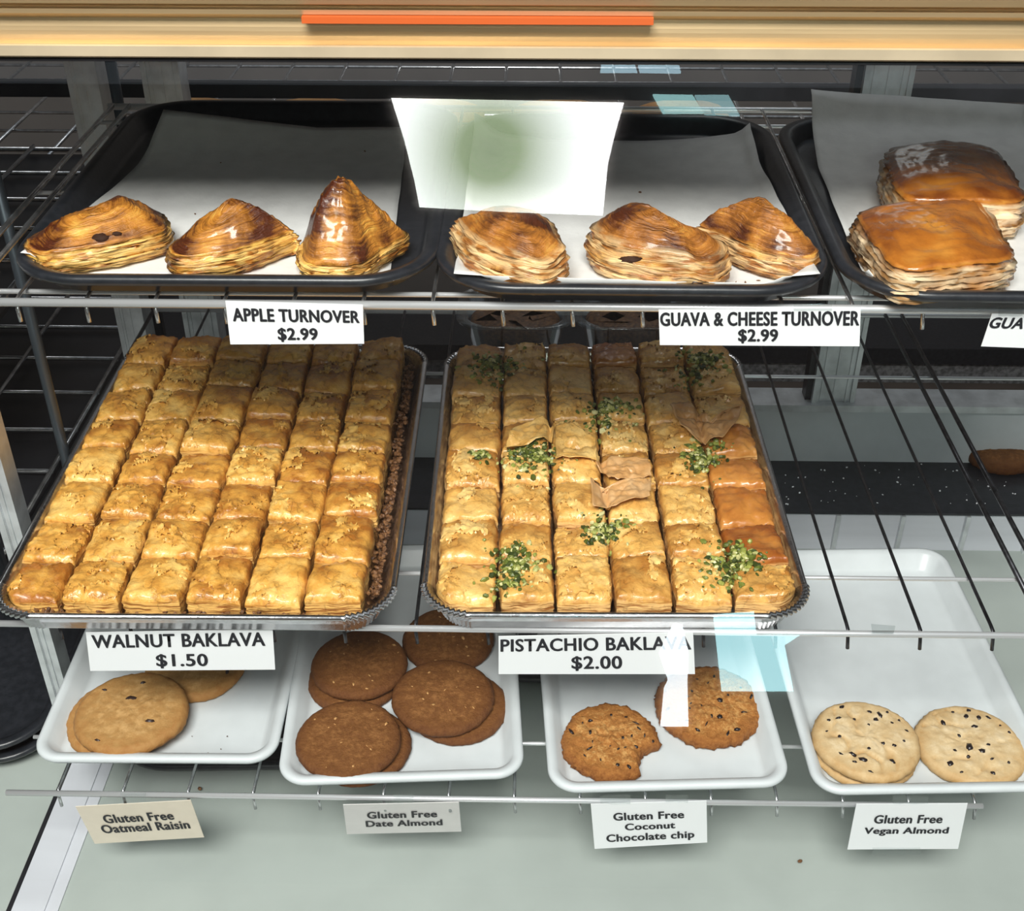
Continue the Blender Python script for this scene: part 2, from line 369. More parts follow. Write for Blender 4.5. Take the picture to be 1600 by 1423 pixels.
window(1, [(611, 153), (975, 160), (962, 205), (950, 255), (942, 335), (800, 330), (655, 322), (648, 285), (632, 220)], None, 0, grad_emit())
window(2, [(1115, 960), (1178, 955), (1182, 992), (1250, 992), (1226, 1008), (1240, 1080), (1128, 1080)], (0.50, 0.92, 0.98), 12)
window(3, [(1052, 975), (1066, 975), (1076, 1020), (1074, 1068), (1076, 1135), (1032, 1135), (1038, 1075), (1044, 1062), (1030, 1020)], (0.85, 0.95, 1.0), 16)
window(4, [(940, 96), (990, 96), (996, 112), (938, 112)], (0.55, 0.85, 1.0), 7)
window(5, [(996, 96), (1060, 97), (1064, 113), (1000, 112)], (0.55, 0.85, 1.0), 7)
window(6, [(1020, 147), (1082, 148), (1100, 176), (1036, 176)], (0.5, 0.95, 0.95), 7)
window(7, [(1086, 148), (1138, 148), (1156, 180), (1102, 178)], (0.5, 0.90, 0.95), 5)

# ------------------------------------------------------------------ display case
case = thing('display_case', 'glass fronted bakery display case with gold header rail and pale deck', 'display case', (0, 0.9, 0))
CO = V((0, 0.9, 0))


def cpart(mb, name, mat, smooth=False):
    mb.v = [p - CO for p in mb.v]; return mb.put(name, mat, case, smooth)


cpart(MB().box(-1.25, 1.25, 0.535, 1.42, 0.0, ZD - 0.02), 'base_cabinet', M['dark'])
cpart(MB().box(-1.25, 1.25, 0.53, 1.45, ZD - 0.02, ZD), 'deck', M['deck'])
# raised strip and seam at the left end of the deck
cpart(MB().box(-0.483, -0.452, 0.60, 1.25, ZD, ZD + 0.004).box(-0.452, -0.440, 0.60, 1.25, ZD, ZD + 0.002), 'deck_strip', M['panel'])
cpart(MB().box(-0.489, -0.484, 0.60, 1.25, ZD, ZD + 0.0015), 'deck_seam', M['dark'])
# rear step: pale face with ribs, black ledge, pale upright panel
zs = 0.613
cpart(MB().box(-1.25, 1.25, 1.26, 1.40, ZD, zs - 0.003), 'rear_step', M['panel'])
cpart(MB().box(-1.25, 1.25, 1.256, 1.375, zs - 0.003, zs), 'ledge_mat', M['black'])
for k in range(-7, 9):
    x = 0.315 + 0.083 * k
    cpart(MB().box(x - 0.0025, x + 0.0025, 1.2535, 1.26, ZD, zs - 0.004), 'step_rib', M['alu'])
prof = []
for i in range(9):
    a = i / 8; prof.append((1.372 + 0.012 * a * a, zs + (0.690 - zs) * a))
prof += [(1.405, 0.690), (1.405, zs)]
cpart(MB().extr(prof, -1.25, 1.25), 'rear_panel', M['white'], False)
cpart(MB().box(-1.25, 1.25, 1.375, 1.42, 0.690, 0.700), 'rear_sill', M['alu'])


def channel(x, y, z0, z1, w, d):
    m = MB().box(x - w / 2, x + w / 2, y, y + d, z0, z1)
    for s in (-0.32, 0.0, 0.32): m.box(x + s * w - 0.0015, x + s * w + 0.0015, y - 0.0015, y, z0, z1)
    m.box(x - w / 2 - 0.002, x - w / 2 + 0.004, y - 0.003, y + d, z0, z1).box(x + w / 2 - 0.004, x + w / 2 + 0.002, y - 0.003, y + d, z0, z1)
    return m


cpart(channel(0.402, 1.385, 0.70, 1.36, 0.052, 0.03), 'rear_post', M['alu'])
cpart(MB().box(0.366, 0.376, 1.39, 1.41, 0.70, 1.36), 'rear_post_gasket', M['dark'])
cpart(channel(-0.425, 1.385, 0.70, 1.36, 0.040, 0.03), 'rear_post', M['alu'])
cpart(channel(-0.495, 1.33, 0.70, 1.36, 0.030, 0.03), 'rear_post', M['alu'])
cpart(channel(-0.487, 0.90, ZD, 1.36, 0.016, 0.02), 'side_post', M['alu'])
cpart(MB().tube([(-0.4585, 0.985, ZD), (-0.4585, 0.985, 1.36)], 0.0052, 12), 'upright_pole', M['pole'], True)
cpart(MB().box(-1.25, 0.16, 0.885, 1.42, 1.362, 1.385).box(0.16, 1.25, 0.885, 1.17, 1.362, 1.385), 'top_light_blocker', M['dark'])  # unseen top added to shade the shelves, cut shorter at right for light
# header rail along the top of the front glass
def hp(y, Y): return (Y - 0.013, aty(800, y, Y - 0.013).z)
prof = [hp(93, 0.846), hp(90, 0.839), hp(76, 0.838), hp(73, 0.842)]
for i in range(7):
    a = i / 6; prof.append(hp(71 - 41 * a, 0.846 - 0.0015 * sin(pi * a)))
prof += [hp(27, 0.841), hp(24, 0.837), hp(17, 0.836), hp(15, 0.843), hp(11, 0.843), hp(8, 0.834), hp(-4, 0.831), hp(-20, 0.833), hp(-60, 0.84)]
prof += [(0.88, prof[-1][1]), (0.88, prof[0][1])]
cpart(MB().extr(prof, -1.25, 1.25), 'header_rail', M['gold'])
cpart(MB().extr([hp(93.5, 0.8425), hp(91, 0.8375), hp(75, 0.8365), hp(72.5, 0.8405)], -1.25, 1.25), 'header_lip', M['cream'])
p0 = hp(96, 0.846); p1 = hp(92, 0.846)
cpart(MB().box(-1.25, 1.25, 0.8285, 0.85, p0[1], p1[1]), 'glass_gasket', M['dark'])
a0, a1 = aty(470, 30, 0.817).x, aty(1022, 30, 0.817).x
cpart(MB().box(a0, a1, 0.8190, 0.8290, hp(37, 0.834)[1], hp(27, 0.834)[1]), 'painted_orange_reflection', M['orange'])  # reflection on the rail, painted as a thin coloured strip
# glass
zt = 1.315
g = MB().extr([(GY(ZD), ZD), (GY(zt), zt), (GY(zt) + 0.0002, zt + 0.0001), (GY(ZD) + 0.0002, ZD)], -1.25, 1.25)
g = MB().add([(-1.25, GY(ZD), ZD), (1.25, GY(ZD), ZD), (1.25, GY(zt), zt), (-1.25, GY(zt), zt)], [(0, 1, 2, 3)])
cpart(g, 'front_glass', M['glass'])

# ------------------------------------------------------------------ wire shelves
def wire_shelf(label, z, yf, yb, x0, x1, wires, rr, wr, cross, wire_mat, double=(), rail_mat=None, hook=0.016):
    t = thing('wire_shelf', label, 'shelf', (0, yf, z), 0, None)
    o = V((0, yf, z)); rm = rail_mat or M['rail']
    def part(pts, r, name, m): MB().tube([V(p) - o for p in pts], r, 8).put(name, m, t)
    part([(x0, yf, z), (x1, yf, z)], rr, 'front_rail', rm)
    part([(x0, yb, z), (x1, yb, z)], rr, 'rear_rail', rm)
    for yc in cross: part([(x0, yc, z - wr * 2.2), (x1, yc, z - wr * 2.2)], wr * 1.3, 'cross_rod', rm)
    for x in wires:
        part([(x, yb, z + rr * 0.4), (x, yf + 0.012, z + rr * 0.4), (x, yf + 0.004, z + rr * 0.2), (x, yf + 0.001, z - rr * 1.6), (x + 0.001, yf - 0.001, z - hook)], wr, 'wire', wire_mat)
    for x in double:
        part([(x, yb, z + rr * 0.4), (x, yf, z + rr * 0.4)], wr * 1.5, 'edge_rod', wire_mat)
    return t


r0 = atz(1322, 975, ZM).x; r1 = atz(1434, 975, ZM).x; st = r1 - r0
wx = [r0 + st * k for k in range(-11, 3)]
wire_shelf('middle chrome wire shelf carrying the two foil pans of baklava', ZM, YM, 1.345, -0.47, 1.0, wx, 0.0030, 0.0016, [0.845, 1.20], M['darkwire'], [r0 + st * 2.72, r0 + st * 3.05, -0.468])
r0 = atz(785, 478, ZU).x
wx = [r0 + 0.0525 * k for k in range(-7, 19)]
wire_shelf('upper chrome wire shelf carrying the black trays of turnovers', ZU, YU, 1.27, -0.452, 1.0, wx, 0.0034, 0.0016, [0.842, 1.04, 1.23], M['chrome'], [-0.428, -0.446])
r0 = atz(295, 1235, ZL).x
wx = [r0 + 0.059 * k for k in range(-2, 14)]
wire_shelf('lower chrome wire shelf carrying the white cookie trays', ZL, YL, 1.055, -0.47, 0.408, wx, 0.0027, 0.0015, [0.80, 1.01], M['chrome'])

# ------------------------------------------------------------------ trays
def rrect(w, l, r, n=8):
    r = max(r, 0.001); out = []
    for cx, cy, a0 in ((w / 2 - r, l / 2 - r, 0), (-w / 2 + r, l / 2 - r, pi / 2), (-w / 2 + r, -l / 2 + r, pi), (w / 2 - r, -l / 2 + r, 1.5 * pi)):
        for i in range(n + 1):
            a = a0 + pi / 2 * i / n; out.append((cx + r * cos(a), cy + r * sin(a)))
    return out


def tray_mesh(w, l, r, lip, depth, slope, th=0.003, n=10):
    pr = [(lip + slope + 0.004, 0), (lip + slope, 0.001), (lip + 0.002, depth - 0.006), (0.0015, depth - 0.006), (0, depth - 0.003), (0.0006, depth), (0.003, depth + 0.0012),
          (lip * 0.6, depth + 0.001), (lip + 0.001, depth - 0.001), (lip + slope * 0.85, th + 0.003), (lip + slope + 0.004, th), (lip + slope + 0.02, th)]
    L = [[V((x, y, z)) for x, y in rrect(w - 2 * d, l - 2 * d, max(r - d * 0.8, 0.004), n)] for d, z in pr]
    return MB().loops(L)


def frame_of(FL, FR, BR, BL, z):
    q = [atz(x, y, z) for x, y in (FL, FR, BR, BL)]
    c = (q[0] + q[1] + q[2] + q[3]) / 4
    w = ((q[1] - q[0]).length + (q[2] - q[3]).length) / 2; l = ((q[3] - q[0]).length + (q[2] - q[1]).length) / 2
    d = (q[1] - q[0]) + (q[2] - q[3]); return c, w, l, atan2(d.y, d.x)


ZT = ZU + 0.0038 + 0.0004
TD = 0.019
trays = []
cx = (-0.2345, 0.0765, 0.3875)
for (x, y, w, l, rz), lab in zip(((-0.236, 1.016, 0.328, 0.412, 0.004), (0.077, 0.994, 0.300, 0.388, -0.004), (0.388, 0.988, 0.312, 0.390, -0.006)),
        ('black tray under three apple turnovers', 'black tray under three guava and cheese turnovers', 'black tray under two square guava pastries')):
    o = link('black_tray', tray_mesh(w, l, 0.062, 0.011, TD, 0.006).vf() and mk(tray_mesh(w, l, 0.062, 0.011, TD, 0.006).vf()), M['black'], None, (x, y, ZT), rz)
    tag(o, lab + ' on the upper shelf', 'tray', 'black serving trays'); trays.append((o, w, l, rz))
ZTF = ZT + 0.003            # tray floor
ZP = ZTF + 0.0022           # parchment top


def parchment(ti, FL, FR, BR, BL, label, lift):
    """paper lying in the tray; runs up the tray sides and curls where lift says"""
    o, w, l, rz = trays[ti]; N = 40; v = []; f = []
    inv = Matrix.Rotation(-rz, 2); c = V((o.location.x, o.location.y))
    q = [atz(x, y, ZP).xy for x, y in (FL, FR, BR, BL)]
    for j in range(N + 1):
        for i in range(N + 1):
            a, b = i / N, j / N
            p = q[0] * (1 - a) * (1 - b) + q[1] * a * (1 - b) + q[2] * a * b + q[3] * (1 - a) * b
            e = min(a, 1 - a, b, 1 - b)
            p = p + V((0.0012 * noise.noise(V((b * 6, 3, ti))), 0.0012 * noise.noise(V((a * 6, 7, ti)))))
            d = inv @ (p - c)
            ex = max(abs(d.x) - (w / 2 - 0.027), abs(d.y) - (l / 2 - 0.027), -0.02)
            # rounded corners
            kx, ky = abs(d.x) - (w / 2 - 0.062), abs(d.y) - (l / 2 - 0.062)
            if kx > 0 and ky > 0: ex = max(ex, sqrt(kx * kx + ky * ky) - 0.062 + 0.027)
            z = ZP + 0.0005 * noise.noise(V((p.x * 30, p.y * 30, ti)))
            if ex > -0.006:
                s = ex + 0.006; z += min(s * s / 0.024, 0.018) if s < 0.02 else 0.0165 + (s - 0.02) * 0.15
            z += lift(a, b)
            v.append((p.x, p.y, z))
    for j in range(N):
        for i in range(N):
            k = j * (N + 1) + i; f.append((k, k + 1, k + N + 2, k + N + 1))
    o = link('parchment_sheet', mk((v, f)), M['paper'])
    sm = o.modifiers.new('thickness', 'SOLIDIFY'); sm.thickness = 0.0004; sm.offset = 1
    tag(o, label, 'paper', 'parchment liners'); return o


parchment(0, (40, 428), (608, 440), (636, 208), (262, 212), 'grey white parchment sheet under the apple turnovers, back corner curled up', lambda a, b: 0.020 * max(0, b - 0.72) ** 1.5 / 0.148 * max(0, 1 - a * 1.6) + 0.006 * max(0, b - 0.85) / 0.15)
parchment(1, (710, 464), (1276, 464), (1168, 226), (742, 216), 'parchment sheet under the guava and cheese turnovers', lambda a, b: 0.010 * max(0, b - 0.8) / 0.2 * (abs(a - 0.45) * 2) ** 2)
parchment(2, (1352, 452), (1860, 470), (1590, 212), (1258, 206), 'parchment sheet under the square pastries, back edge standing up', lambda a, b: 0.024 * max(0, b - 0.72) / 0.28 * (0.6 + 0.4 * abs(1 - a)))

# foil pans
def foil_pan(c, w, l, rz, depth, label):
    n = 26; sl = 0.010; lip = 0.007
    pr = [(lip + sl + 0.002, 0), (lip + sl, 0.002), (lip + 0.001, depth - 0.003), (0.001, depth - 0.003), (0, depth - 0.001), (0.001, depth + 0.001), (0.0035, depth + 0.0018), (lip - 0.001, depth),
          (lip + 0.002, depth - 0.003), (lip + sl * 0.55, depth * 0.45), (lip + sl + 0.003, 0.0016), (lip + sl + 0.02, 0.0014)]
    L = []
    for q, (d, z) in enumerate(pr):
        pts = rrect(w - 2 * d, l - 2 * d, max(0.042 - d * 0.9, 0.006), n); ring = []
        for i, (x, y) in enumerate(pts):
            k = i % (n + 1); amp = 0.0017 if 0 < k < n and q not in (0, 10, 11) else 0
            s = amp * (1 if k % 2 else -1); h = sqrt(x * x + y * y)
            ring.append(V((x * (1 + s / h), y * (1 + s / h), z + (abs(s) * 0.4 if 3 < q < 8 else 0))))
        L.append(ring)
    o = link('foil_pan', mk(MB().loops(L).vf(), True), M['foil'], None, c, rz)
    return tag(o, label, 'pan', 'foil baking pans')


ZPAN = ZM + 0.0035
PD = 0.029
cw, ww, lw_, rw = frame_of((-44, 966), (616, 966), (667, 540), (193, 535), ZPAN + PD)
ww -= 0.006; cw.x += 0.004; cw.z = ZPAN; foil_pan(cw, ww, lw_, rw, PD, 'foil pan full of walnut baklava on the middle shelf')
cp, wp, lp, rp = frame_of((645, 966), (1269, 961), (1157, 545), (703, 540), ZPAN + PD)
cp.z = ZPAN; foil_pan(cp, wp, lp, rp, PD, 'foil pan full of pistachio baklava on the middle shelf')

# ------------------------------------------------------------------ baklava
def piece_mesh(w, l, h, seed, puff=0.004, wrk=0.0016):
    rnd = random.Random(seed); N = 26; K = 10; v = []; to = []; sd = []; fl = []
    sx, sy = rnd.uniform(-50, 50), rnd.uniform(-50, 50); tone = rnd.uniform(-0.10, 0.16); tlx = rnd.uniform(-0.0016, 0.0016); tly = rnd.uniform(-0.0022, 0.0012)
    cor = [rnd.uniform(-0.004, 0.0015) for _ in range(4)]
    wob = lambda a, s: 0.0017 * noise.noise(V((a * 2.2 + sx, s + sy, 0)))
    def top(a, b):
        x = a * w / 2 * (1 - 0.04 * b * b) + wob(b, 3) * (1 if abs(a) > .6 else .3); y = b * l / 2 * (1 - 0.04 * a * a) + wob(a, 9) * (1 if abs(b) > .6 else .3)
        e = max(abs(a), abs(b)); ed = 1 - e ** 9
        z = h - 0.004 + puff * (1 - a * a) ** 0.7 * (1 - b * b) ** 0.7 + 0.004 * ed ** 0.5 + tlx * a + tly * b
        ca = ((1 - a) * (1 - b) * cor[0] + (1 + a) * (1 - b) * cor[1] + (1 - a) * (1 + b) * cor[2] + (1 + a) * (1 + b) * cor[3]) / 4
        q = V((x * 55 + sx, y * 55 + sy, 0.0))
        n1 = noise.noise(q); n2 = noise.ridged_multi_fractal(q * 1.6, 0.9, 2.1, 4, 1.0, 2.0)
        n4 = abs(noise.noise(V((x * 95 + sy, y * 95 + sx, 4.0)) + 0.5 * V((n1, n2, 0))))
        z += ca + wrk * n1 + (wrk * 0.55 * (n2 - 1.0) + 0.0013 * max(0, 0.16 - n4) / 0.16) * min(1, ed * 2 + 0.25)
        return V((x, y, z)), n1
    for j in range(N + 1):
        for i in range(N + 1):
            a = sin(pi / 2 * (i / N * 2 - 1)); b = sin(pi / 2 * (j / N * 2 - 1))
            a = 0.55 * a + 0.45 * (i / N * 2 - 1); b = 0.55 * b + 0.45 * (j / N * 2 - 1)
            p, n1 = top(a, b); v.append(p)
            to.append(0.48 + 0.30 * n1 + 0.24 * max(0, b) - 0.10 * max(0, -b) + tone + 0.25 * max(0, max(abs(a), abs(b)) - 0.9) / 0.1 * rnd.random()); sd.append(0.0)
    f = [(j * (N + 1) + i, j * (N + 1) + i + 1, (j + 1) * (N + 1) + i + 1, (j + 1) * (N + 1) + i) for j in range(N) for i in range(N)]
    ring = [i for i in range(N)] + [j * (N + 1) + N for j in range(N)] + [N * (N + 1) + i for i in range(N, 0, -1)] + [j * (N + 1) for j in range(N, 0, -1)]
    prev = ring; P = [v[i].copy() for i in ring]
    for k in range(1, K + 1):
        s = k / K; cur = []
        for q, p in zip(range(len(ring)), P):
            n = noise.noise(V((p.x * 60 + sx, p.y * 60 + sy, k * 3.7 + sx)))
            n5 = noise.noise(V((p.x * 170 + sx, p.y * 170 + sy, k * 5.1)))
            lr = (p.x * p.x + p.y * p.y) ** 0.5; o = 1 - 0.05 * s + (0.0011 * (1 if k % 2 else -1) * (0.5 + n) + 0.0009 * n5 + 0.0006) / lr
            v.append(V((p.x * o, p.y * o, p.z * (1 - s) + 0.0012 * n5 * (1 - s)))); cur.append(len(v) - 1); to.append(0.45 + 0.3 * n); sd.append(min(1.0, 0.55 + 0.3 * k)); fl.append(min(1, max(0, (s - 0.42) * 5 + 1.2 * n)))
        for q in range(len(ring)):
            r = (q + 1) % len(ring); f.append((prev[q], cur[q], cur[r], prev[r]))
        prev = cur
    f.append(tuple(prev))
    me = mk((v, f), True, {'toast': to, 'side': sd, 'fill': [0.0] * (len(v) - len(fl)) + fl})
    # torn sheet lying on the crust
    cells = []; thr = rnd.uniform(-0.12, 0.25); ox, oy = rnd.uniform(-9, 9), rnd.uniform(-9, 9); G = 34
    def msk(a, b): return noise.fractal(V((a * 1.3 + ox, b * 1.3 + oy, seed * 0.37)), 0.8, 2.2, 4) > thr
    idx = {}; sv = []; sf = []
    keep = {(i, j) for i in range(G) for j in range(G) if msk((i + .5) / G * 2 - 1, (j + .5) / G * 2 - 1)}
    best = set(); left = set(keep)
    while left:
        st0 = [left.pop()]; comp = set(st0)
        while st0:
            a_, b_ = st0.pop()
            for nb in ((a_ + 1, b_), (a_ - 1, b_), (a_, b_ + 1), (a_, b_ - 1)):
                if nb in left: left.discard(nb); comp.add(nb); st0.append(nb)
        if len(comp) > len(best): best = comp
    keep = best
    for (i, j) in sorted(keep):
        quad = []
        for (u, w2) in ((i, j), (i + 1, j), (i + 1, j + 1), (i, j + 1)):
            if (u, w2) not in idx:
                a = (u / G * 2 - 1) * 1.0; b = (w2 / G * 2 - 1) * 1.0; p, _ = top(a * 0.985, b * 0.985)
                full = all((u - x, w2 - y) in keep for x in (0, 1) for y in (0, 1))
                idx[(u, w2)] = len(sv); jit = 0 if full else 0.0007
                p = p + V((rnd.uniform(-jit, jit), rnd.uniform(-jit, jit), (0.0014 + 0.0010 * noise.noise(p * 130)) if full else (0.0022 if rnd.random() < .4 else -0.0003)))
                sv.append(p)
            quad.append(idx[(u, w2)])
        sf.append(tuple(quad))
    sheet = mk((sv, sf), True, {'toast': [0.26 + tone + 0.3 * noise.noise(p * 70) for p in sv], 'side': [0.0] * len(sv)}) if len(sf) > 30 else None
    return me, sheet


ORD = ['', 'second', 'third', 'fourth', 'fifth', 'sixth', 'seventh', 'eighth']
ROWS = ['front row', 'second row from the front', 'third row from the front', 'fourth row from the front', 'fourth row from the back', 'third row from the back', 'second row from the back', 'back row']
COLS = ['leftmost', 'second from the left', 'third from the left', 'third from the right', 'second from the right', 'rightmost']
bak_v = []; bak_f = []


def bake(kind, c, rz, pw, pl, x0, x1, y0, y1, h, mats, seed0, group, over=None):
    R = Matrix.Rotation(rz, 4, 'Z'); nx, ny = 6, 8; rnd = random.Random(seed0)
    cwd = [(x1 - x0) / nx * (1 + rnd.uniform(-0.08, 0.08)) for _ in range(nx)]; s = sum(cwd); cwd = [q * (x1 - x0) / s for q in cwd]
    xs = [x0]
    for q in cwd: xs.append(xs[-1] + q)
    for i in range(nx):
        off = [rnd.uniform(-0.005, 0.005) if 0 < j < ny else 0 for j in range(ny + 1)]
        for j in range(ny):
            ya = y0 + (y1 - y0) * j / ny + off[j]; yb = y0 + (y1 - y0) * (j + 1) / ny + off[j + 1]
            gx = rnd.uniform(0.0010, 0.0022); gy = rnd.uniform(-0.0006, 0.0007)
            w = xs[i + 1] - xs[i] - 2 * gx; l = yb - ya - 2 * gy
            hh = h[0] + (h[1] - h[0]) * j / 7 + rnd.uniform(-0.0025, 0.0025)
            me, sheet = piece_mesh(w, l, hh, seed0 + i * 17 + j * 131, rnd.uniform(0.0012, 0.0045), rnd.uniform(0.0016, 0.0027))
            LL = V(((xs[i] + xs[i + 1]) / 2, (ya + yb) / 2, 0.0018)); dr = rnd.uniform(-0.035, 0.035); rr = rz + dr; loc = V(c) + R @ LL; R2 = Matrix.Rotation(dr, 4, 'Z'); R2i = R2.inverted()
            for mesh in (me, sheet):
                if mesh is None: continue
                for q in mesh.vertices:
                    g = LL + R2 @ q.co; d = 0.0105 + 0.012 * max(0, 1 - g.z / 0.026); a, b_ = pw / 2 - d, pl / 2 - d
                    x_, y_ = max(-a, min(a, g.x)), max(-b_, min(b_, g.y)); rc = max(0.042 - d * 0.9, 0.006); ux, uy = abs(x_) - (a - rc), abs(y_) - (b_ - rc)
                    if ux > 0 and uy > 0 and ux * ux + uy * uy > rc * rc:
                        k_ = rc / sqrt(ux * ux + uy * uy); x_ = math.copysign(a - rc + ux * k_, x_); y_ = math.copysign(b_ - rc + uy * k_, y_)
                    q.co = R2i @ (V((x_, y_, g.z)) - LL)

            mat = mats(i, j)
            o = link('baklava_piece', me, mat, None, loc, rr)
            tag(o, '%s baklava piece, %s, %s' % (kind, ROWS[j], COLS[i]), 'baklava', group)
            T = Matrix.Translation(loc) @ Matrix.Rotation(rr, 4, 'Z'); b = len(bak_v)
            bak_v.extend(T @ q.co for q in me.vertices); bak_f.extend(tuple(b + k for k in p.vertices) for p in me.polygons)
            if sheet and not (mat is M['phyllo3']): link('torn_sheet', sheet, mat, o)


m2 = lambda i, j: M['phyllo3'] if i == 5 and j in (1, 2, 3, 4) or (i, j) == (3, 7) else M['phyllo2']
iw = ww / 2 - 0.017; il = lw_ / 2 - 0.017
bake('walnut', cw, rw, ww, lw_, -ww / 2 + 0.0105, iw - 0.0085, -lw_ / 2 + 0.0175, lw_ / 2 - 0.012, (0.034, 0.045), lambda i, j: M['phyllo'], 11, 'walnut baklava pieces')
iw2 = wp / 2 - 0.017; il2 = lp / 2 - 0.017
bake('pistachio', cp, rp, wp, lp, -wp / 2 + 0.0115, wp / 2 - 0.0115, -lp / 2 + 0.0155, lp / 2 - 0.012, (0.034, 0.042), m2, 907, 'pistachio baklava pieces')
BAK = BVHTree.FromPolygons(bak_v, bak_f)


def drop(x, y, z=1.05, default=None):
    h = BAK.ray_cast(V((x, y, z)), V((0, 0, -1)))
    return h[0].z if h[0] is not None else default


ICO = None
def chunk(mb, p, s, rnd, flat=1.0, tone=None, tones=None):
    global ICO
    if ICO is None:
        bm = bmesh.new(); bmesh.ops.create_icosphere(bm, subdivisions=1, radius=1); ICO = ([v.co.copy() for v in bm.verts], [tuple(q.index for q in fc.verts) for fc in bm.faces]); bm.free()
    Rm = Matrix.Rotation(rnd.uniform(0, 6.3), 3, 'Z') @ Matrix.Rotation(rnd.uniform(0, 3), 3, 'X')
    sc = (s * rnd.uniform(.7, 1.35), s * rnd.uniform(.55, 1.0), s * flat * rnd.uniform(.45, .9))
    mb.add([V(p) + Rm @ V((q.x * sc[0] * rnd.uniform(.8, 1.2), q.y * sc[1] * rnd.uniform(.8, 1.2), q.z * sc[2])) for q in ICO[0]], ICO[1])
    if tones is not None: tones.extend([tone] * len(ICO[0]))


# walnut filling crumbs along the cut edges
rnd = random.Random(5); mb = MB(); R = Matrix.Rotation(rw, 4, 'Z')
for k in range(1500):
    q = rnd.random()
    if q < 0.55: x = iw - 0.001 + rnd.gauss(0, 0.004); y = rnd.uniform(-il, il)
    elif q < 0.85: x = rnd.uniform(-iw, iw); y = -il + 0.0 + abs(rnd.gauss(0, 0.005)) - 0.002
    else: x = -iw + 0.0 + abs(rnd.gauss(0, 0.003)); y = rnd.uniform(-il, il)
    z = 0.004 + rnd.random() ** 1.5 * (0.024 if q < .55 else 0.018)
    d = 0.0145 + 0.012 * max(0, 1 - z / 0.026); a, b_ = ww / 2 - d, lw_ / 2 - d; x, y = max(-a, min(a, x)), max(-b_, min(b_, y)); ux, uy = abs(x) - a + 0.03, abs(y) - b_ + 0.03
    if ux > 0 and uy > 0 and ux * ux + uy * uy > 0.0009: continue
    chunk(mb, cw + R @ V((x, y, z)), rnd.uniform(0.0016, 0.0036), rnd)
o = mb.put('walnut_crumbs', M['walnut'], None, False)
tag(o, 'brown chopped walnut filling spilling along the pan edges', 'crumbs', None, 'stuff')
# phyllo shreds at the left edge of the pistachio pan and green dust: chopped pistachio heaps
HEAPS = [((775, 570), 48, 24, 110, 'across the back left corner pieces'), ((1095, 568), 50, 26, 120, 'on the back right corner pieces'), ((950, 645), 46, 26, 110, 'in the middle behind the loose flakes'),
         ((832, 708), 48, 30, 150, 'on the left, brightest and largest heap'), ((752, 713), 22, 9, 30, 'smallest heap near the left pan edge'), ((1100, 708), 42, 26, 110, 'in front of the large loose flake'),
         ((945, 815), 40, 20, 110, 'in the middle, in front of the crumpled flake'), ((800, 872), 44, 40, 170, 'near the front left corner'), ((1148, 865), 50, 32, 170, 'near the front right corner')]
for (hx, hy), rx, ry, n, where in HEAPS:
    rnd = random.Random(int(hx * 7 + hy)); mb = MB(); tones = []
    for k in range(int(n * 2.9)):
        a = rnd.uniform(0, 2 * pi); q = abs(rnd.gauss(0, 0.43)); x = hx + 1.2 * rx * q * cos(a); y = hy + ry * q * sin(a)
        if rnd.random() < 0.12: y += ry * 0.9; x -= rx * 0.2
        p = atz(x, y, ZPAN + 0.042); z = drop(p.x, p.y, 1.05, None)
        if z is None or z < ZPAN + 0.02: continue
        s = rnd.uniform(0.0016, 0.0038) if rnd.random() < .6 else rnd.uniform(0.0007, 0.0017)
        chunk(mb, (p.x, p.y, z + s * 0.3 + 0.003 * max(0, 1 - q) * rnd.random()), s, rnd, 1.0, rnd.random() ** 1.25, tones)
    me = mk(mb.vf(), False, {'tone': tones})
    tag(link('chopped_pistachio', me, M['pist']), 'green chopped pistachio sprinkled ' + where, 'nuts', 'pistachio sprinkles', 'stuff')


def flake(pts, label, lift, seed, mat):
    """crumpled loose phyllo sheet over the pieces; pts = outline in the picture plane at crust height"""
    P = [atz(x, y, ZPAN + 0.045).xy for x, y in pts]; c = sum(P, V((0, 0))) / len(P)
    out = []
    for i in range(len(P)):
        for k in range(6): out.append(P[i].lerp(P[(i + 1) % len(P)], k / 6))
    v = []; K = 16; to = []
    for k in range(K + 1):
        s = k / K
        for i, p in enumerate(out):
            e = 1 + (0.06 * noise.noise(V((i * 0.9, seed, 0)))) * s
            q = c + (p - c) * s * e; z = drop(q.x, q.y, 1.05, ZPAN + 0.035)
            zz = max(z, ZPAN + 0.034) + 0.0028 + lift * (0.5 + 0.5 * noise.noise(V((q.x * 60, q.y * 60, seed)))) + 0.0024 * noise.noise(V((q.x * 190, q.y * 190, seed))) + 0.002 * abs(noise.noise(V((q.x * 90, q.y * 90, seed + 5)))) + 0.003 * s ** 3
            v.append((q.x, q.y, zz)); to.append(0.3 + 0.25 * noise.noise(V((q.x * 80, q.y * 80, seed))))
    n = len(out); f = []
    for k in range(K):
        for i in range(n): f.append((k * n + i, k * n + (i + 1) % n, (k + 1) * n + (i + 1) % n, (k + 1) * n + i))
    o = link('phyllo_flake', mk((v, f), True, {'toast': to, 'side': [0.0] * len(v)}), mat)
    sm = o.modifiers.new('thickness', 'SOLIDIFY'); sm.thickness = 0.0005
    return tag(o, label, 'pastry flake', 'loose phyllo flakes')


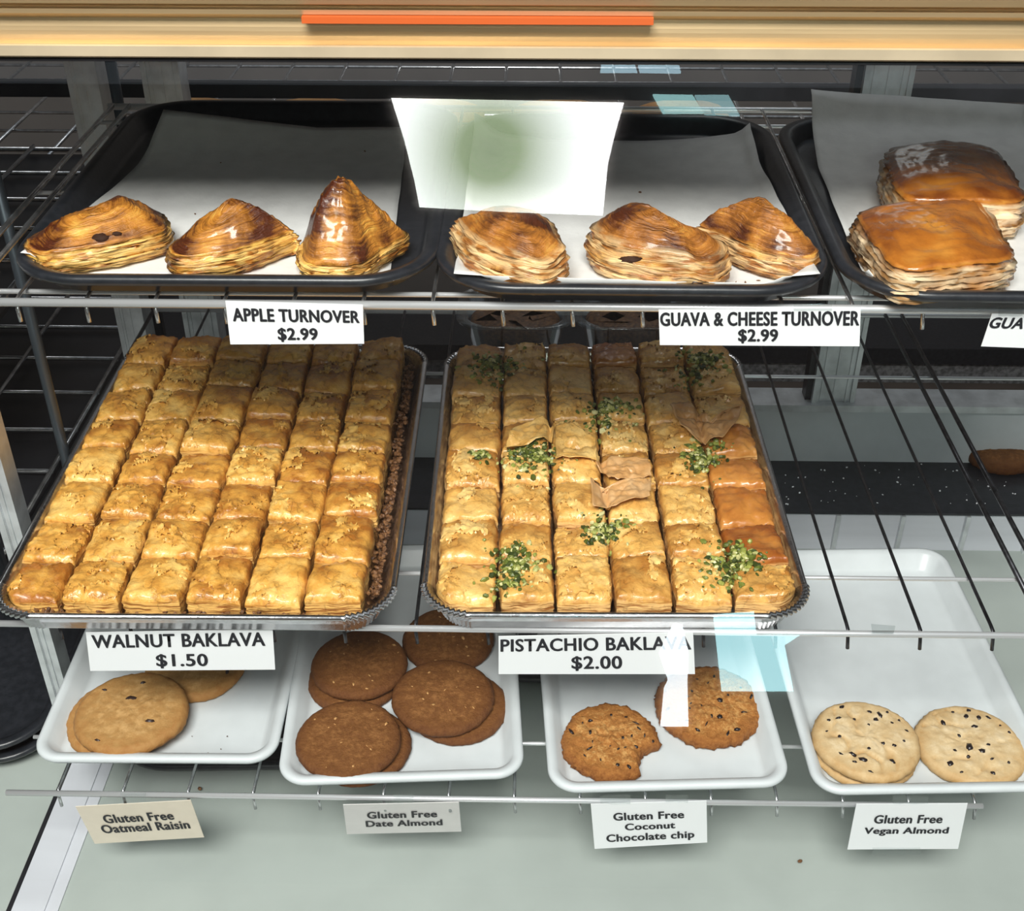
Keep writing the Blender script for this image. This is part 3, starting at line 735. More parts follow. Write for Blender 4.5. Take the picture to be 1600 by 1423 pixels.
flake([(1046, 640), (1075, 634), (1110, 655), (1160, 640), (1150, 668), (1128, 690), (1090, 690), (1062, 668)], 'large tan loose phyllo flake lying over pieces on the right', 0.004, 3, M['flake'])
flake([(922, 748), (935, 765), (990, 752), (1018, 748), (1015, 780), (970, 790), (925, 800)], 'crumpled loose phyllo flake in the middle of the pan', 0.006, 8, M['flake'])
flake([(930, 728), (955, 716), (1012, 722), (1018, 745), (985, 752), (955, 748)], 'torn loose phyllo flake just behind the crumpled one', 0.006, 9, M['flake'])
flake([(788, 700), (800, 672), (848, 658), (865, 668), (862, 690)], 'golden curled phyllo flake beside the largest pistachio heap', 0.005, 12, M['phyllo2'])
flake([(868, 668), (890, 664), (930, 690), (932, 722), (868, 722)], 'glossy golden loose flake right of the curled flake', 0.002, 14, M['phyllo2'])

# ------------------------------------------------------------------ turnovers and pastries
def chaikin(P, n):
    for _ in range(n):
        Q = []
        for i in range(len(P)):
            a, b = P[i], P[(i + 1) % len(P)]; Q += [a * 0.78 + b * 0.22, a * 0.22 + b * 0.78]
        P = Q
    return P


def puff(name, z0, foot, ctrl, hs, seed, mat, edge_pow=3.0, side_n=15, crump=0.003, dark=None, smooth_n=2, topover=0.0, layers=0.0022, side_top=0.0, toast0=0.42):
    """laminated pastry: layered side wall of height hs(x,y), crust above it shaped by control heights"""
    P = [atz(x, y, z0 + h).xy for x, y, h in foot]
    P = chaikin(P, smooth_n); per = sum((P[i] - P[i - 1]).length for i in range(len(P)))
    n = 110; out = []; acc = 0; i = 0; step = per / n; pos = 0; cur = P[0]
    for i in range(len(P)):
        a, b = P[i], P[(i + 1) % len(P)]; L = (b - a).length
        while acc <= L and len(out) < n: out.append(a.lerp(b, acc / L)); acc += step
        acc -= L
    n = len(out); c = sum(out, V((0, 0))) / n
    C = [(atz(x, y, z0 + h).xy, h) for x, y, h in ctrl]
    def hc(p):
        sw = sh = 0
        for q, h in C:
            w = 1 / ((p - q).length_squared + 0.00012) ** 1.4; sw += w; sh += w * h
        return sh / sw
    v = []; to = []; sd = []; f = []; rings = []; rg = []
    hsf = lambda p: min(hs, hc(p) * 0.86)
    for k in range(side_n + 1):
        s = k / side_n; r = []
        for i, p in enumerate(out):
            d = (p - c); nn = noise.noise(V((p.x * 42, p.y * 42, k * 0.35 + seed * 3.1))); n2 = noise.noise(V((p.x * 150, p.y * 150, k * 2.3 + seed)))
            o = layers * ((1 if k % 2 else -0.8) * (0.5 + 0.9 * n2)) + 0.0022 * nn + 0.004 * sin(pi * min(1, s * 1.05)) - (0.004 if k == 0 else 0) + topover * s
            q = p + d.normalized() * o
            rg.append(0.06 * s); v.append(V((q.x, q.y, z0 + hsf(p) * s + 0.0052 * nn * sin(pi * s)))); r.append(len(v) - 1)
            to.append(0.30 + 0.5 * n2 + 0.35 * max(0, 0.18 - s) / 0.18); sd.append(min(1, max(0, 0.75 + 1.1 * nn)) if s < 0.93 else side_top)
        rings.append(r)
    K = 24
    for k in range(1, K + 1):
        t = 1 - k / (K + 0.0); r = []
        if k == K:
            v.append(V((c.x, c.y, z0 + hc(c)))); r = [len(v) - 1]; to.append(toast0); sd.append(0.0); rg.append(0.06 + 0.11)
        else:
            for i, p in enumerate(out):
                q = c + (p - c) * (t + 0.008 * noise.noise(V((i * 0.25, k, seed)))); e = 1 - t ** edge_pow
                base = hsf(p); z = base + (hc(q) - base) * min(1, e * 1.0 + 0.0)
                qq = V((q.x * 55, q.y * 55, seed * 2.7)); n1 = noise.noise(qq); n2 = noise.ridged_multi_fractal(qq * 1.1, 0.9, 2.0, 4, 1.0, 2.0)
                rg.append(0.06 + 0.11 * k / K + 0.01 * n1); z += crump * 0.6 * noise.noise(V((q.x * 26, q.y * 26, k * 1.25 + seed))) * min(1, e * 3)
                z += crump * (0.8 * n1 + 0.45 * (n2 - 1)) * min(1, e * 2.2)
                v.append(V((q.x, q.y, z0 + z))); r.append(len(v) - 1)
                tt = toast0 + 0.34 * n1 + 0.22 * t ** 6
                if dark:
                    for (dx, dy, dh, dr, da) in dark:
                        w0 = atz(dx, dy, z0 + dh).xy; tt += da * max(0, 1 - (w0 - q).length / dr)
                to.append(tt); sd.append(side_top * max(0, 1 - k / 3))
        rings.append(r)
    for a, b in zip(rings[:-1], rings[1:]):
        if len(b) == 1:
            for i in range(n): f.append((a[i], a[(i + 1) % n], b[0]))
        else:
            for i in range(n): f.append((a[i], a[(i + 1) % n], b[(i + 1) % n], b[i]))
    f.append(tuple(rings[0]))
    if dark:
        for i, p in enumerate(v):
            if sd[i] > 0.5:
                for (dx, dy, dh, dr, da) in dark:
                    w0 = atz(dx, dy, z0 + dh).xy; k = da * max(0, 1 - (w0 - p.xy).length / dr); to[i] += k; sd[i] = max(0, sd[i] - k * 1.3)
    cc = V((c.x, c.y, z0)); v = [p - cc for p in v]
    me = mk((v, f), True, {'toast': to, 'side': sd, 'ring': rg})
    return link(name, me, mat, None, cc)


def bvh_of(o):
    return BVHTree.FromPolygons([o.matrix_basis @ q.co for q in o.data.vertices], [tuple(p.vertices) for p in o.data.polygons])


def blob_on(o, bv, x, y, rx, ry, mat, name, seed, out=0.0008, thick=0.0015):
    """irregular patch that follows the surface of o around the point seen at x, y"""
    v = []; f = []; n = 18; rows = [1.0, 0.75, 0.4]
    def surf(a, b):
        d = ray(a, b).normalized(); h = bv.ray_cast(CAM, d); return (h[0] + h[1] * 0) - d * out if h[0] is not None else None
    c = surf(x, y)
    if c is None: return None
    for k, s in enumerate(rows):
        for i in range(n):
            a = 2 * pi * i / n; e = 1 + 0.35 * noise.noise(V((i * 0.8, seed, 1)))
            p = surf(x + rx * s * e * cos(a), y + ry * s * e * sin(a)) or c
            if k == 0: p = p + ray(x, y).normalized() * (out * 2)
            v.append(p - o.location)
    for k in range(2):
        for i in range(n): f.append((k * n + i, k * n + (i + 1) % n, (k + 1) * n + (i + 1) % n, (k + 1) * n + i))
    v.append(c - o.location)
    for i in range(n): f.append((2 * n + i, 2 * n + (i + 1) % n, 3 * n))
    return link(name, mk((v, f)), mat, o)


c1 = lambda L: [(x, y, h / 100) for x, y, h in L]
d1 = lambda L: [(x, y, h / 100, r / 100, a) for x, y, h, r, a in L]
G1 = 'turnovers on the upper shelf'
t1 = puff('apple_turnover', ZP + 0.0018, c1([(44, 418, 0), (80, 432, 0), (170, 420, 0), (258, 400, 0), (262, 360, 1.5), (240, 305, 3.2), (205, 296, 3.4), (140, 325, 2.8), (70, 365, 1.6)]),
          c1([(60, 395, 2.0), (120, 368, 3.2), (190, 355, 4.0), (245, 345, 4.3), (215, 300, 4.6), (140, 330, 3.6)]), 0.020, 1, M['turnover'], 2.2, dark=d1([(60, 420, 0, 3.2, .5), (205, 295, 4, 4.5, .42), (130, 335, 3, 3.5, .15), (262, 380, 1, 1.6, .4)]))
tag(t1, 'apple turnover with a dark hole in its side, leftmost on its tray', 'turnover', G1)
b = bvh_of(t1); blob_on(t1, b, 157, 371, 15, 8, M['filling'], 'filling_hole', 2); blob_on(t1, b, 183, 365, 9, 4, M['filling'], 'filling_hole', 5)
t2 = puff('apple_turnover', ZP + 0.0018, c1([(268, 428, 0), (290, 440, 0), (380, 428, 0), (462, 395, 0), (458, 372, 1.6), (425, 335, 3.0), (385, 308, 3.4), (345, 325, 3.0), (290, 370, 1.6)]),
          c1([(285, 400, 2.2), (340, 365, 3.4), (380, 345, 4.2), (440, 370, 3.4), (385, 308, 4.8)]), 0.020, 2, M['turnover'], 2.2, dark=d1([(272, 432, 0, 3.6, .6), (385, 302, 4, 4.0, .6), (420, 335, 3.5, 2.5, .3), (330, 340, 3, 2.5, .25)]))
tag(t2, 'apple turnover with a dark brown peak, between the two other apple turnovers', 'turnover', G1)
t3 = puff('apple_turnover', ZP + 0.0018, c1([(480, 440, 0), (560, 441, 0), (600, 405, 0.4), (641, 376, 0.8), (605, 330, 2.6), (560, 315, 3.2), (520, 300, 4.0), (478, 335, 3.2), (469, 390, 1.2)]),
          c1([(519, 278, 7.2), (505, 325, 6.0), (545, 340, 5.4), (590, 335, 4.8), (560, 395, 4.2), (500, 410, 3.4), (625, 368, 2.8)]), 0.014, 3, M['turnover'], 2.0, crump=0.0055, dark=d1([(500, 300, 6, 2.2, .55), (484, 335, 4.5, 1.7, .4), (580, 425, 1, 2.5, .2), (630, 370, 2, 2, .25)]))
tag(t3, 'tall crumpled apple turnover with a scorched tip, rightmost on its tray', 'turnover', G1)
t4 = puff('guava_cheese_turnover', ZP + 0.0018, c1([(712, 400, 0), (735, 432, 0), (800, 458, 0), (850, 466, 0), (884, 446, 0), (872, 410, 1.2), (856, 345, 2.6), (800, 326, 3.0), (745, 336, 3.0), (708, 365, 2.0)]),
          c1([(735, 350, 4.2), (800, 335, 4.4), (845, 350, 4.0), (760, 385, 4.0), (830, 410, 3.4), (868, 440, 2.2)]), 0.030, 4, M['turnover2'], 3.2, dark=d1([(800, 335, 4, 4.2, .42), (850, 360, 3.5, 2.5, .3)]), side_top=0.7)
tag(t4, 'guava and cheese turnover with a wide pale layered side, leftmost on its tray', 'turnover', G1)
t5 = puff('guava_cheese_turnover', ZP + 0.0018, c1([(920, 415, 0), (950, 438, 0), (1020, 452, 0), (1105, 460, 0), (1133, 440, 0.3), (1125, 410, 1.2), (1060, 362, 2.8), (1000, 322, 3.4), (960, 322, 3.4), (928, 365, 2.2)]),
          c1([(945, 345, 4.6), (985, 325, 4.8), (1020, 365, 4.4), (960, 385, 4.4), (1050, 395, 3.8), (1110, 425, 2.4)]), 0.030, 5, M['turnover2'], 3.0, dark=d1([(985, 330, 4.5, 3.5, .35), (1040, 370, 4, 3.0, .3), (1120, 440, 1, 2.2, .5)]), side_top=0.6)
tag(t5, 'guava and cheese turnover with a burnt front tip, between the other two', 'turnover', G1)
b = bvh_of(t5); blob_on(t5, b, 1088, 448, 22, 9, M['burnt'], 'burnt_patch', 3); blob_on(t5, b, 985, 405, 20, 6, M['filling'], 'filling_hole', 8)
t6 = puff('guava_cheese_turnover', ZP + 0.0018, c1([(1085, 372, 1.0), (1120, 400, 0), (1180, 430, 0), (1255, 446, 0), (1278, 425, 0.4), (1245, 370, 2.2), (1195, 320, 3.2), (1155, 308, 3.6), (1110, 335, 3.0)]),
          c1([(1140, 305, 5.0), (1175, 330, 4.8), (1110, 350, 4.2), (1200, 375, 4.2), (1250, 415, 2.8)]), 0.022, 6, M['turnover2'], 2.2, dark=d1([(1145, 305, 5, 2.8, .3), (1250, 425, 1.5, 3.0, .6), (1090, 365, 2.5, 2.4, .45)]))
tag(t6, 'glossy golden guava and cheese turnover, rightmost on its tray', 'turnover', G1)
H = 3.8
s1 = puff('square_guava_pastry', ZP + 0.0018, c1([(1382, 226, H), (1460, 216, H), (1549, 221, H), (1580, 258, H), (1612, 306, H), (1510, 306, H), (1412, 304, H), (1395, 262, H)]),
          c1([(1400, 240, H), (1500, 235, H + .3), (1580, 280, H - .2), (1430, 290, H), (1500, 270, H + .5)]), 0.036, 7, M['square'], 9, crump=0.0016, smooth_n=2, layers=0.003, topover=0.001, dark=d1([(1460, 225, H, 3, .25), (1430, 270, H, 1.2, .3)]), toast0=0.5)
tag(s1, 'square guava pastry at the back of the right black tray', 'pastry', 'square guava pastries')
H = 3.3
s2 = puff('square_guava_pastry', ZP + 0.0018, c1([(1334, 322, H), (1430, 308, H), (1520, 296, H), (1555, 340, H), (1596, 390, H), (1500, 405, H), (1408, 416, H), (1368, 368, H)]),
          c1([(1350, 330, H), (1510, 310, H + .2), (1580, 380, H - .4), (1415, 400, H), (1465, 350, H + .5)]), 0.031, 8, M['square'], 9, crump=0.0018, smooth_n=2, layers=0.0034, topover=0.001, dark=d1([(1475, 320, H, 1.6, .3), (1345, 335, H, 2.5, .2)]), toast0=0.4)
tag(s2, 'square guava pastry with pale layers nearest the front of its tray', 'pastry', 'square guava pastries')

# ------------------------------------------------------------------ white trays and cookies
WT = []
ZW = ZL + 0.0034
for (FL, FR, BR, BL), lab, l0 in (
        (((42, 1190), (430, 1185), (465, 985), (130, 985)), 'white tray with oatmeal raisin cookies, leftmost on the lower shelf', 0.335),
        (((430, 1230), (820, 1205), (770, 990), (465, 990)), 'white tray full of dark date almond cookies', 0.335),
        (((858, 1235), (1240, 1225), (1195, 1010), (850, 1000)), 'white tray with two coconut chocolate chip cookies', 0.335),
        (((1275, 1238), (1660, 1232), (1510, 855), (1205, 855)), 'white tray with three vegan almond cookies, rightmost on the lower shelf', 0.34)):
    zr = ZW + 0.022; q0, q1 = atz(*FL, zr), atz(*FR, zr); w = (q1 - q0).length; a = atan2(q1.y - q0.y, q1.x - q0.x); a = max(-0.03, min(0.06, a))
    e = V((cos(a), sin(a), 0)); nrm = V((-e.y, e.x, 0)); c = (q0 + q1) / 2 + nrm * (l0 / 2); c.z = ZW
    if len(WT) == 0: a = 0.010; c.x += 0.004
    o = link('white_tray', mk(tray_mesh(w, l0, 0.026, 0.009, 0.022, 0.009).vf()), M['white'], None, c, a)
    tag(o, lab, 'tray', 'white cookie trays'); WT.append(o)
ZC = ZW + 0.0036


def cookie(name, x, y, z, r, th, mat, seed, label, group, squash=1.0, rough=0.0012, edge=0.03, tilt=(0, 0), bite=None, cracks=0.0, rot=None, rag=0.0):
    rnd = random.Random(seed); n = 96; K = 20; c = atz(x, y, z + th); v = []; to = []; f = []
    sx = seed * 7.3
    def rad(a):
        q = 1 + edge * noise.noise(V((cos(a) * 1.3 + sx, sin(a) * 1.3, 0))) + edge * 0.5 * noise.noise(V((cos(a) * 4 + sx, sin(a) * 4, 2))) + rag * noise.noise(V((cos(a) * 14 + sx, sin(a) * 14, 4)))
        rr = r * q
        if bite:
            ba, bw, bd = bite; d = abs((a - ba + pi) % (2 * pi) - pi)
            if d < bw: rr *= 1 - bd * (cos(d / bw * pi / 2) ** 0.5) * (1 + 0.15 * noise.noise(V((a * 14, sx, 0))))
        return rr
    prof = [(0.90, 0.0), (0.975, 0.10), (1.0, 0.30), (0.995, 0.5), (0.965, 0.70), (0.92, 0.83)]
    rings = []
    for s, h in prof:
        r_ = []
        for i in range(n):
            a = 2 * pi * i / n; q = rad(a) * s; p = V((q * cos(a), q * sin(a) * squash, th * h))
            nn = noise.noise(V((p.x * 260 + sx, p.y * 260, p.z * 260))); p += V((cos(a), sin(a), 0)) * nn * rough * 1.2
            v.append(p); r_.append(len(v) - 1); to.append(0.12 + 0.2 * (1 - abs(h - 0.3)))
        rings.append(r_)
    for k in range(1, K):
        s = 0.92 * (1 - k / K); r_ = []
        for i in range(n):
            a = 2 * pi * i / n; q = rad(a) * s; x_, y_ = q * cos(a), q * sin(a) * squash
            z_ = th * (0.83 + 0.17 * (1 - (s / 0.92) ** 2.2))
            z_ += rough * (noise.noise(V((x_ * 120 + sx, y_ * 120, 5))) + 0.7 * noise.noise(V((x_ * 300 + sx, y_ * 300, 9))))
            cr = 0
            if cracks:
                cr = max(0, 0.10 - abs(noise.noise(V((x_ * 48 + sx, y_ * 48, 2))))) / 0.10 * max(0, noise.noise(V((x_ * 30, y_ * 30 + sx, 7))) + .3); z_ -= cracks * cr
            v.append(V((x_, y_, z_))); r_.append(len(v) - 1)
            to.append(0.10 * noise.noise(V((x_ * 60 + sx, y_ * 60, 1))) + 0.16 * max(0, s - 0.7) / 0.22 + 0.45 * cr * (1 if cracks else 0))
        rings.append(r_)
    v.append(V((0, 0, th))); to.append(0)
    for A, B in zip(rings[:-1], rings[1:]):
        for i in range(n): f.append((A[i], A[(i + 1) % n], B[(i + 1) % n], B[i]))
    for i in range(n): f.append((rings[-1][i], rings[-1][(i + 1) % n], len(v) - 1))
    f.append(tuple(rings[0]))
    c.z = z
    o = link(name, mk((v, f), True, {'toast': to}), mat, None, c, 0)
    o.rotation_euler = (tilt[0], tilt[1], 0)
    tag(o, label, 'cookie', group); return o


def studs(o, n, name, mat, rmin, rmax, R, th, seed, flat=0.6, sink=0.2, spots=None):
    rnd = random.Random(seed); bv = BVHTree.FromPolygons([q.co for q in o.data.vertices], [tuple(p.vertices) for p in o.data.polygons]); done = []
    k = 0; tries = 0
    while k < n and tries < 3000:
        tries += 1; a = rnd.uniform(0, 2 * pi); q = R * 0.9 * sqrt(rnd.random()); x, y = q * cos(a), q * sin(a)
        if any((x - u) ** 2 + (y - w) ** 2 < (rmax * 1.9) ** 2 for u, w in done): continue
        h = bv.ray_cast(V((x, y, 0.1)), V((0, 0, -1)))
        if h[0] is None: continue
        done.append((x, y)); s = rnd.uniform(rmin, rmax); mb = MB(); chunk(mb, (0, 0, 0), s, rnd, flat)
        me = mk(mb.vf(), True); c = link(name, me, mat, o); c.location = h[0] + V((0, 0, -s * flat * sink)); k += 1


GC = 'cookies on the lower shelf'
t = 0.0125
ck = cookie('oatmeal_raisin_cookie', 192, 1114, ZC, 0.0535, 0.011, M['oat'], 1, 'lower oatmeal raisin cookie of the front stack, mostly covered', GC, 0.98)
ck = cookie('oatmeal_raisin_cookie', 204, 1105, ZC + 0.0113, 0.0535, 0.014, M['oat'], 2, 'golden oatmeal raisin cookie on top of the front stack in the left tray', GC, 0.97)
studs(ck, 5, 'raisin', M['raisin'], 0.0035, 0.0058, 0.05, t, 3, 0.4, 0.4)
ck = cookie('oatmeal_raisin_cookie', 305, 1030, ZC, 0.050, 0.013, M['oat'], 3, 'oatmeal raisin cookie half hidden behind the walnut baklava card', GC)
studs(ck, 5, 'raisin', M['raisin'], 0.0025, 0.004, 0.045, t, 4, 0.4, 0.4)
dl = [(('date_almond_cookie', 562, 1158, ZC, 0.0475, 0.011), 'lower date almond cookie of the front left stack', 0), (('date_almond_cookie', 544, 1148, ZC + 0.0112, 0.0485, 0.0115), 'dark date almond cookie on top of the front left stack', 1),
      (('date_almond_cookie', 716, 1097, ZC, 0.0475, 0.011), 'lower date almond cookie of the right hand stack', 0), (('date_almond_cookie', 692, 1081, ZC + 0.0112, 0.049, 0.0115), 'dark date almond cookie on top of the right hand stack', 1),
      (('date_almond_cookie', 553, 1054, ZC, 0.0455, 0.011), 'lower date almond cookie of the back left stack', 0), (('date_almond_cookie', 561, 1030, ZC + 0.0112, 0.0475, 0.0115), 'date almond cookie on top of the back left stack', 1),
      (('date_almond_cookie', 700, 992, ZC, 0.047, 0.0115), 'date almond cookie farthest back, under the pistachio pan', 1)]
for i, (a, lab, top) in enumerate(dl):
    ck = cookie(*a, M['date'], 20 + i, lab, GC, 1.0, 0.0008, 0.018)
    if top: studs(ck, 12, 'nut_bit', M['nut'], 0.0012, 0.0028, 0.045, t, 40 + i, 0.4, 0.3)
ck = cookie('coconut_chip_cookie', 955, 1149, ZC, 0.0455, 0.015, M['coconut'], 31, 'bitten coconut chocolate chip cookie at the front of its tray', GC, 1.0, 0.0026, 0.05, bite=(-0.55, 0.42, 0.30), rag=0.05)
studs(ck, 22, 'chocolate_chip', M['chip'], 0.0018, 0.0036, 0.043, t, 51)
ck = cookie('coconut_chip_cookie', 1108, 1093, ZC, 0.0515, 0.015, M['coconut'], 32, 'larger coconut chocolate chip cookie behind the bitten one', GC, 1.0, 0.0026, 0.05, rag=0.05)
studs(ck, 24, 'chocolate_chip', M['chip'], 0.0018, 0.0038, 0.048, t, 52)
ck = cookie('vegan_almond_cookie', 1350, 1162, ZC, 0.0485, 0.011, M['almond'], 33, 'lower vegan almond cookie of the stack, mostly covered', GC, 0.98, 0.0008)
ck = cookie('vegan_almond_cookie', 1355, 1149, ZC + 0.0112, 0.0490, 0.0125, M['almond'], 34, 'pale vegan almond cookie on top of the stack in the right tray', GC, 0.98, 0.0010, 0.03, cracks=0.004)
studs(ck, 24, 'chocolate_chip', M['chip'], 0.0020, 0.0042, 0.046, t, 54, 1.1, 0.3)
ck = cookie('vegan_almond_cookie', 1517, 1157, ZC, 0.0500, 0.0135, M['almond'], 35, 'pale cracked vegan almond cookie lying alone at the right edge', GC, 0.98, 0.0010, 0.03, cracks=0.0045)
studs(ck, 20, 'chocolate_chip', M['chip'], 0.0020, 0.0044, 0.047, t, 55, 1.1, 0.3)
# brown cookie on the black ledge at the back
ck = cookie('brown_cookie', 1568, 700, zs + 0.0004, 0.045, 0.022, M['date'], 36, 'brown cookie on the black ledge behind the right shelf wires', None, 0.8)

# ------------------------------------------------------------------ price cards
def lettering(txt, q, u0, u1, v0, v1, bold, parent, mat, off, shear=0.0):
    cu = bpy.data.curves.new('t', 'FONT'); cu.body = txt; cu.size = 1; cu.offset = 0.008; cu.space_character = 1.06; cu.shear = shear; cu.resolution_u = 4
    tmp = bpy.data.objects.new('t', cu); COL.objects.link(tmp)
    dg = bpy.context.evaluated_depsgraph_get(); me = bpy.data.meshes.new_from_object(tmp.evaluated_get(dg))
    bpy.data.objects.remove(tmp); bpy.data.curves.remove(cu)
    xs = [p.co.x for p in me.vertices]; ys = [p.co.y for p in me.vertices]; x0, x1, y0, y1 = min(xs), max(xs), min(ys), max(ys)
    nrm = (q[1] - q[0]).cross(q[3] - q[0]).normalized()
    if nrm.y > 0: nrm = -nrm
    for p in me.vertices:
        a = u0 + (u1 - u0) * (p.co.x - x0) / (x1 - x0); b = v1 - (v1 - v0) * (p.co.y - y0) / (y1 - y0)
        p.co = q[0] * (1 - a) * (1 - b) + q[1] * a * (1 - b) + q[2] * a * b + q[3] * (1 - a) * b + nrm * 0.0006 - off
    bm = bmesh.new(); ex = (q[1] - q[0]).normalized(); ey = (q[3] - q[0]).normalized()
    for dx, dy in ((0, 0), (-bold, 0), (bold, 0), (0, bold * .6), (0, -bold * .6)):
        b = len(bm.verts); bm.from_mesh(me); bm.verts.ensure_lookup_table()
        for w in bm.verts[b:]: w.co += ex * dx + ey * dy - nrm * (0.00002 * (dx + dy) / bold)
    bm.to_mesh(me); bm.free()
    o = link('lettering', me, mat, parent); return o


def card(corners, Y, label, lines, mat=None, dy=0.0, tape=None, bold=0.00040, shear=0.0):
    q = [aty(x, y, Y + (dy if i > 1 else 0)) for i, (x, y) in enumerate(corners)]
    off = (q[0] + q[1]) / 2; nrm = (q[1] - q[0]).cross(q[3] - q[0]).normalized()
    if nrm.y < 0: nrm = -nrm
    v = [p - off for p in q] + [p - off + nrm * 0.0005 for p in q]
    f = [(0, 1, 2, 3), (4, 7, 6, 5), (0, 4, 5, 1), (1, 5, 6, 2), (2, 6, 7, 3), (3, 7, 4, 0)]
    o = link('price_card', mk((v, f), False), mat or M['card'], None, off)
    tag(o, label, 'price card', 'price cards')
    for (txt, u0, u1, v0, v1) in lines: lettering(txt, q, u0, u1, v0, v1, bold, o, M['ink'], off, shear)
    for tp in (tape or []):
        x0, y0, x1, y1 = tp; a, b_, c, d = [aty(x, y, Y - 0.0012) - off for x, y in ((x0, y0), (x1, y0), (x1, y1), (x0, y1))]
        n = 5; vv = []
        for i in range(n + 1):
            for j in range(n + 1):
                s, t_ = i / n, j / n; p = a * (1 - s) * (1 - t_) + b_ * s * (1 - t_) + c * s * t_ + d * (1 - s) * t_
                vv.append(p + V((0, -0.0012 * noise.noise(V((i * 1.7, j * 2.3, x0))), 0)))
        ff = [(i * (n + 1) + j, (i + 1) * (n + 1) + j, (i + 1) * (n + 1) + j + 1, i * (n + 1) + j + 1) for i in range(n) for j in range(n)]
        link('tape', mk((vv, ff)), M['tape'], o)
    return o


yu, ym, yl = YU - 0.0065, YM - 0.0065, YL - 0.006
card([(352, 470), (567, 476), (569, 537), (360, 538)], yu, 'white card reading APPLE TURNOVER $2.99 on the upper rail', [('APPLE TURNOVER', .045, .97, .15, .45), ('$2.99', .365, .655, .60, .93)])
card([(1029, 484), (1345, 481), (1343, 541), (1031, 539)], yu, 'white card reading GUAVA & CHEESE TURNOVER $2.99 on the upper rail', [('GUAVA & CHEESE TURNOVER', .008, .992, .07, .44), ('$2.99', .395, .59, .54, .92)], tape=[(1240, 474, 1300, 486)])
card([(1550, 490), (1735, 493), (1715, 548), (1533, 541)], yu, 'white card cut by the frame, reading GUAVA, on the upper rail', [('GUAVA', .01, .47, .10, .42)], tape=[(1560, 472, 1598, 494)], shear=0.12)
card([(134, 988), (426, 983), (430, 1046), (141, 1048)], ym, 'white card reading WALNUT BAKLAVA $1.50 on the middle rail', [('WALNUT BAKLAVA', .03, .955, .06, .39), ('$1.50', .365, .64, .57, .93)])
card([(779, 994), (1083, 988), (1086, 1053), (779, 1053)], ym, 'white card reading PISTACHIO BAKLAVA $2.00 on the middle rail', [('PISTACHIO BAKLAVA', .012, .985, .07, .39), ('$2.00', .375, .63, .53, .90)])
card([(118, 1260), (298, 1250), (319, 1308), (148, 1318)], yl, 'cream card reading Gluten Free Oatmeal Raisin on the lower rail', [('Gluten Free', .19, .80, .24, .46), ('Oatmeal Raisin', .13, .91, .50, .72)], M['creamcard'], 0.012, [(188, 1238, 228, 1252)], 0.00040)
card([(536, 1257), (717, 1253), (721, 1299), (542, 1303)], yl, 'grey white card reading Gluten Free Date Almond on the lower rail', [('Gluten Free', .20, .80, .24, .46), ('Date Almond', .18, .84, .54, .74)], M['greycard'], 0.02, [(615, 1240, 646, 1254)], 0.00040)
card([(923, 1256), (1104, 1251), (1105, 1316), (929, 1326)], yl, 'white card reading Gluten Free Coconut Chocolate chip on the lower rail', [('Gluten Free', .19, .80, .20, .37), ('Coconut', .285, .72, .45, .60), ('Chocolate chip', .115, .885, .68, .90)], M['card'], 0.004, [(938, 1241, 985, 1256), (1040, 1241, 1075, 1253)], 0.00040)
card([(1338, 1256), (1512, 1255), (1497, 1326), (1324, 1327)], yl, 'white card reading Gluten Free Vegan Almond on the lower rail', [('Gluten Free', .19, .80, .23, .41), ('Vegan Almond', .12, .875, .50, .68)], M['card'], 0.004, [(1395, 1241, 1450, 1256), (1363, 1324, 1438, 1335)], 0.00040)
# loose tape left on the middle rail
vv = [aty(x, y, YM - 0.0045) for x, y in ((1361, 975), (1399, 978), (1396, 990), (1363, 989))]
o = link('tape_scrap', mk((vv + [p + V((0, 0.0004, 0)) for p in vv], [(0, 1, 2, 3), (4, 7, 6, 5), (0, 4, 5, 1), (1, 5, 6, 2), (2, 6, 7, 3), (3, 7, 4, 0)]), False), M['tape'])
tag(o, 'scrap of clear tape left on the middle rail right of the pans', 'tape')

# ------------------------------------------------------------------ trays stored on the deck, tubs behind the baklava
for (x, y, w, l, rz, n, lab) in ((-0.292, 1.042, 0.305, 0.37, 0.03, 0, 'empty black tray on the deck under the oatmeal and date cookie trays'), (0.085, 1.115, 0.32, 0.26, -0.05, 0, 'empty black tray on the deck under the coconut cookie tray'),
                                 (-0.655, 1.05, 0.305, 0.38, 0.0, 0, 'black tray on the deck left of the seam, bottom of the pair'), (-0.655, 1.047, 0.300, 0.38, 0.0, 1, 'black tray on the deck left of the seam, top of the pair')):
    o = link('black_tray', mk(tray_mesh(w, l, 0.062, 0.011, TD, 0.006).vf()), M['black'], None, (x, y, ZD + 0.0042 + n * 0.021), rz)
    tag(o, lab, 'tray', 'black trays stored on the deck')
for (x0, lab) in ((805, 'clear plastic tub of brown pastry behind the pistachio pan, on the left'), (985, 'clear plastic tub of brown pastry behind the pistachio pan, on the right')):
    c = atz(x0, 520, ZM + 0.035); c.y = 1.275; c.x = aty(x0, 515, 1.275).x; c.z = ZM + 0.0035
    tb = thing('plastic_tub', lab, 'tub', c, 0, 'clear tubs on the middle shelf')
    L = [[V((x, y, z)) for x, y in rrect(w, w * 0.75, 0.03, 6)] for w, z in ((0.105, 0), (0.118, 0.036), (0.136, 0.037), (0.136, 0.040), (0.116, 0.038), (0.104, 0.002))]
    MB().loops(L).put('tub_body', M['plastic'], tb)
    L = [[V((x, y, z + 0.002 * noise.noise(V((x * 60, y * 60, x0))))) for x, y in rrect(w, w * 0.75, 0.028, 6)] for w, z in ((0.098, 0.004), (0.105, 0.02), (0.095, 0.026), (0.04, 0.029))]
    MB().loops(L).put('pastry_filling', M['walnut'], tb)

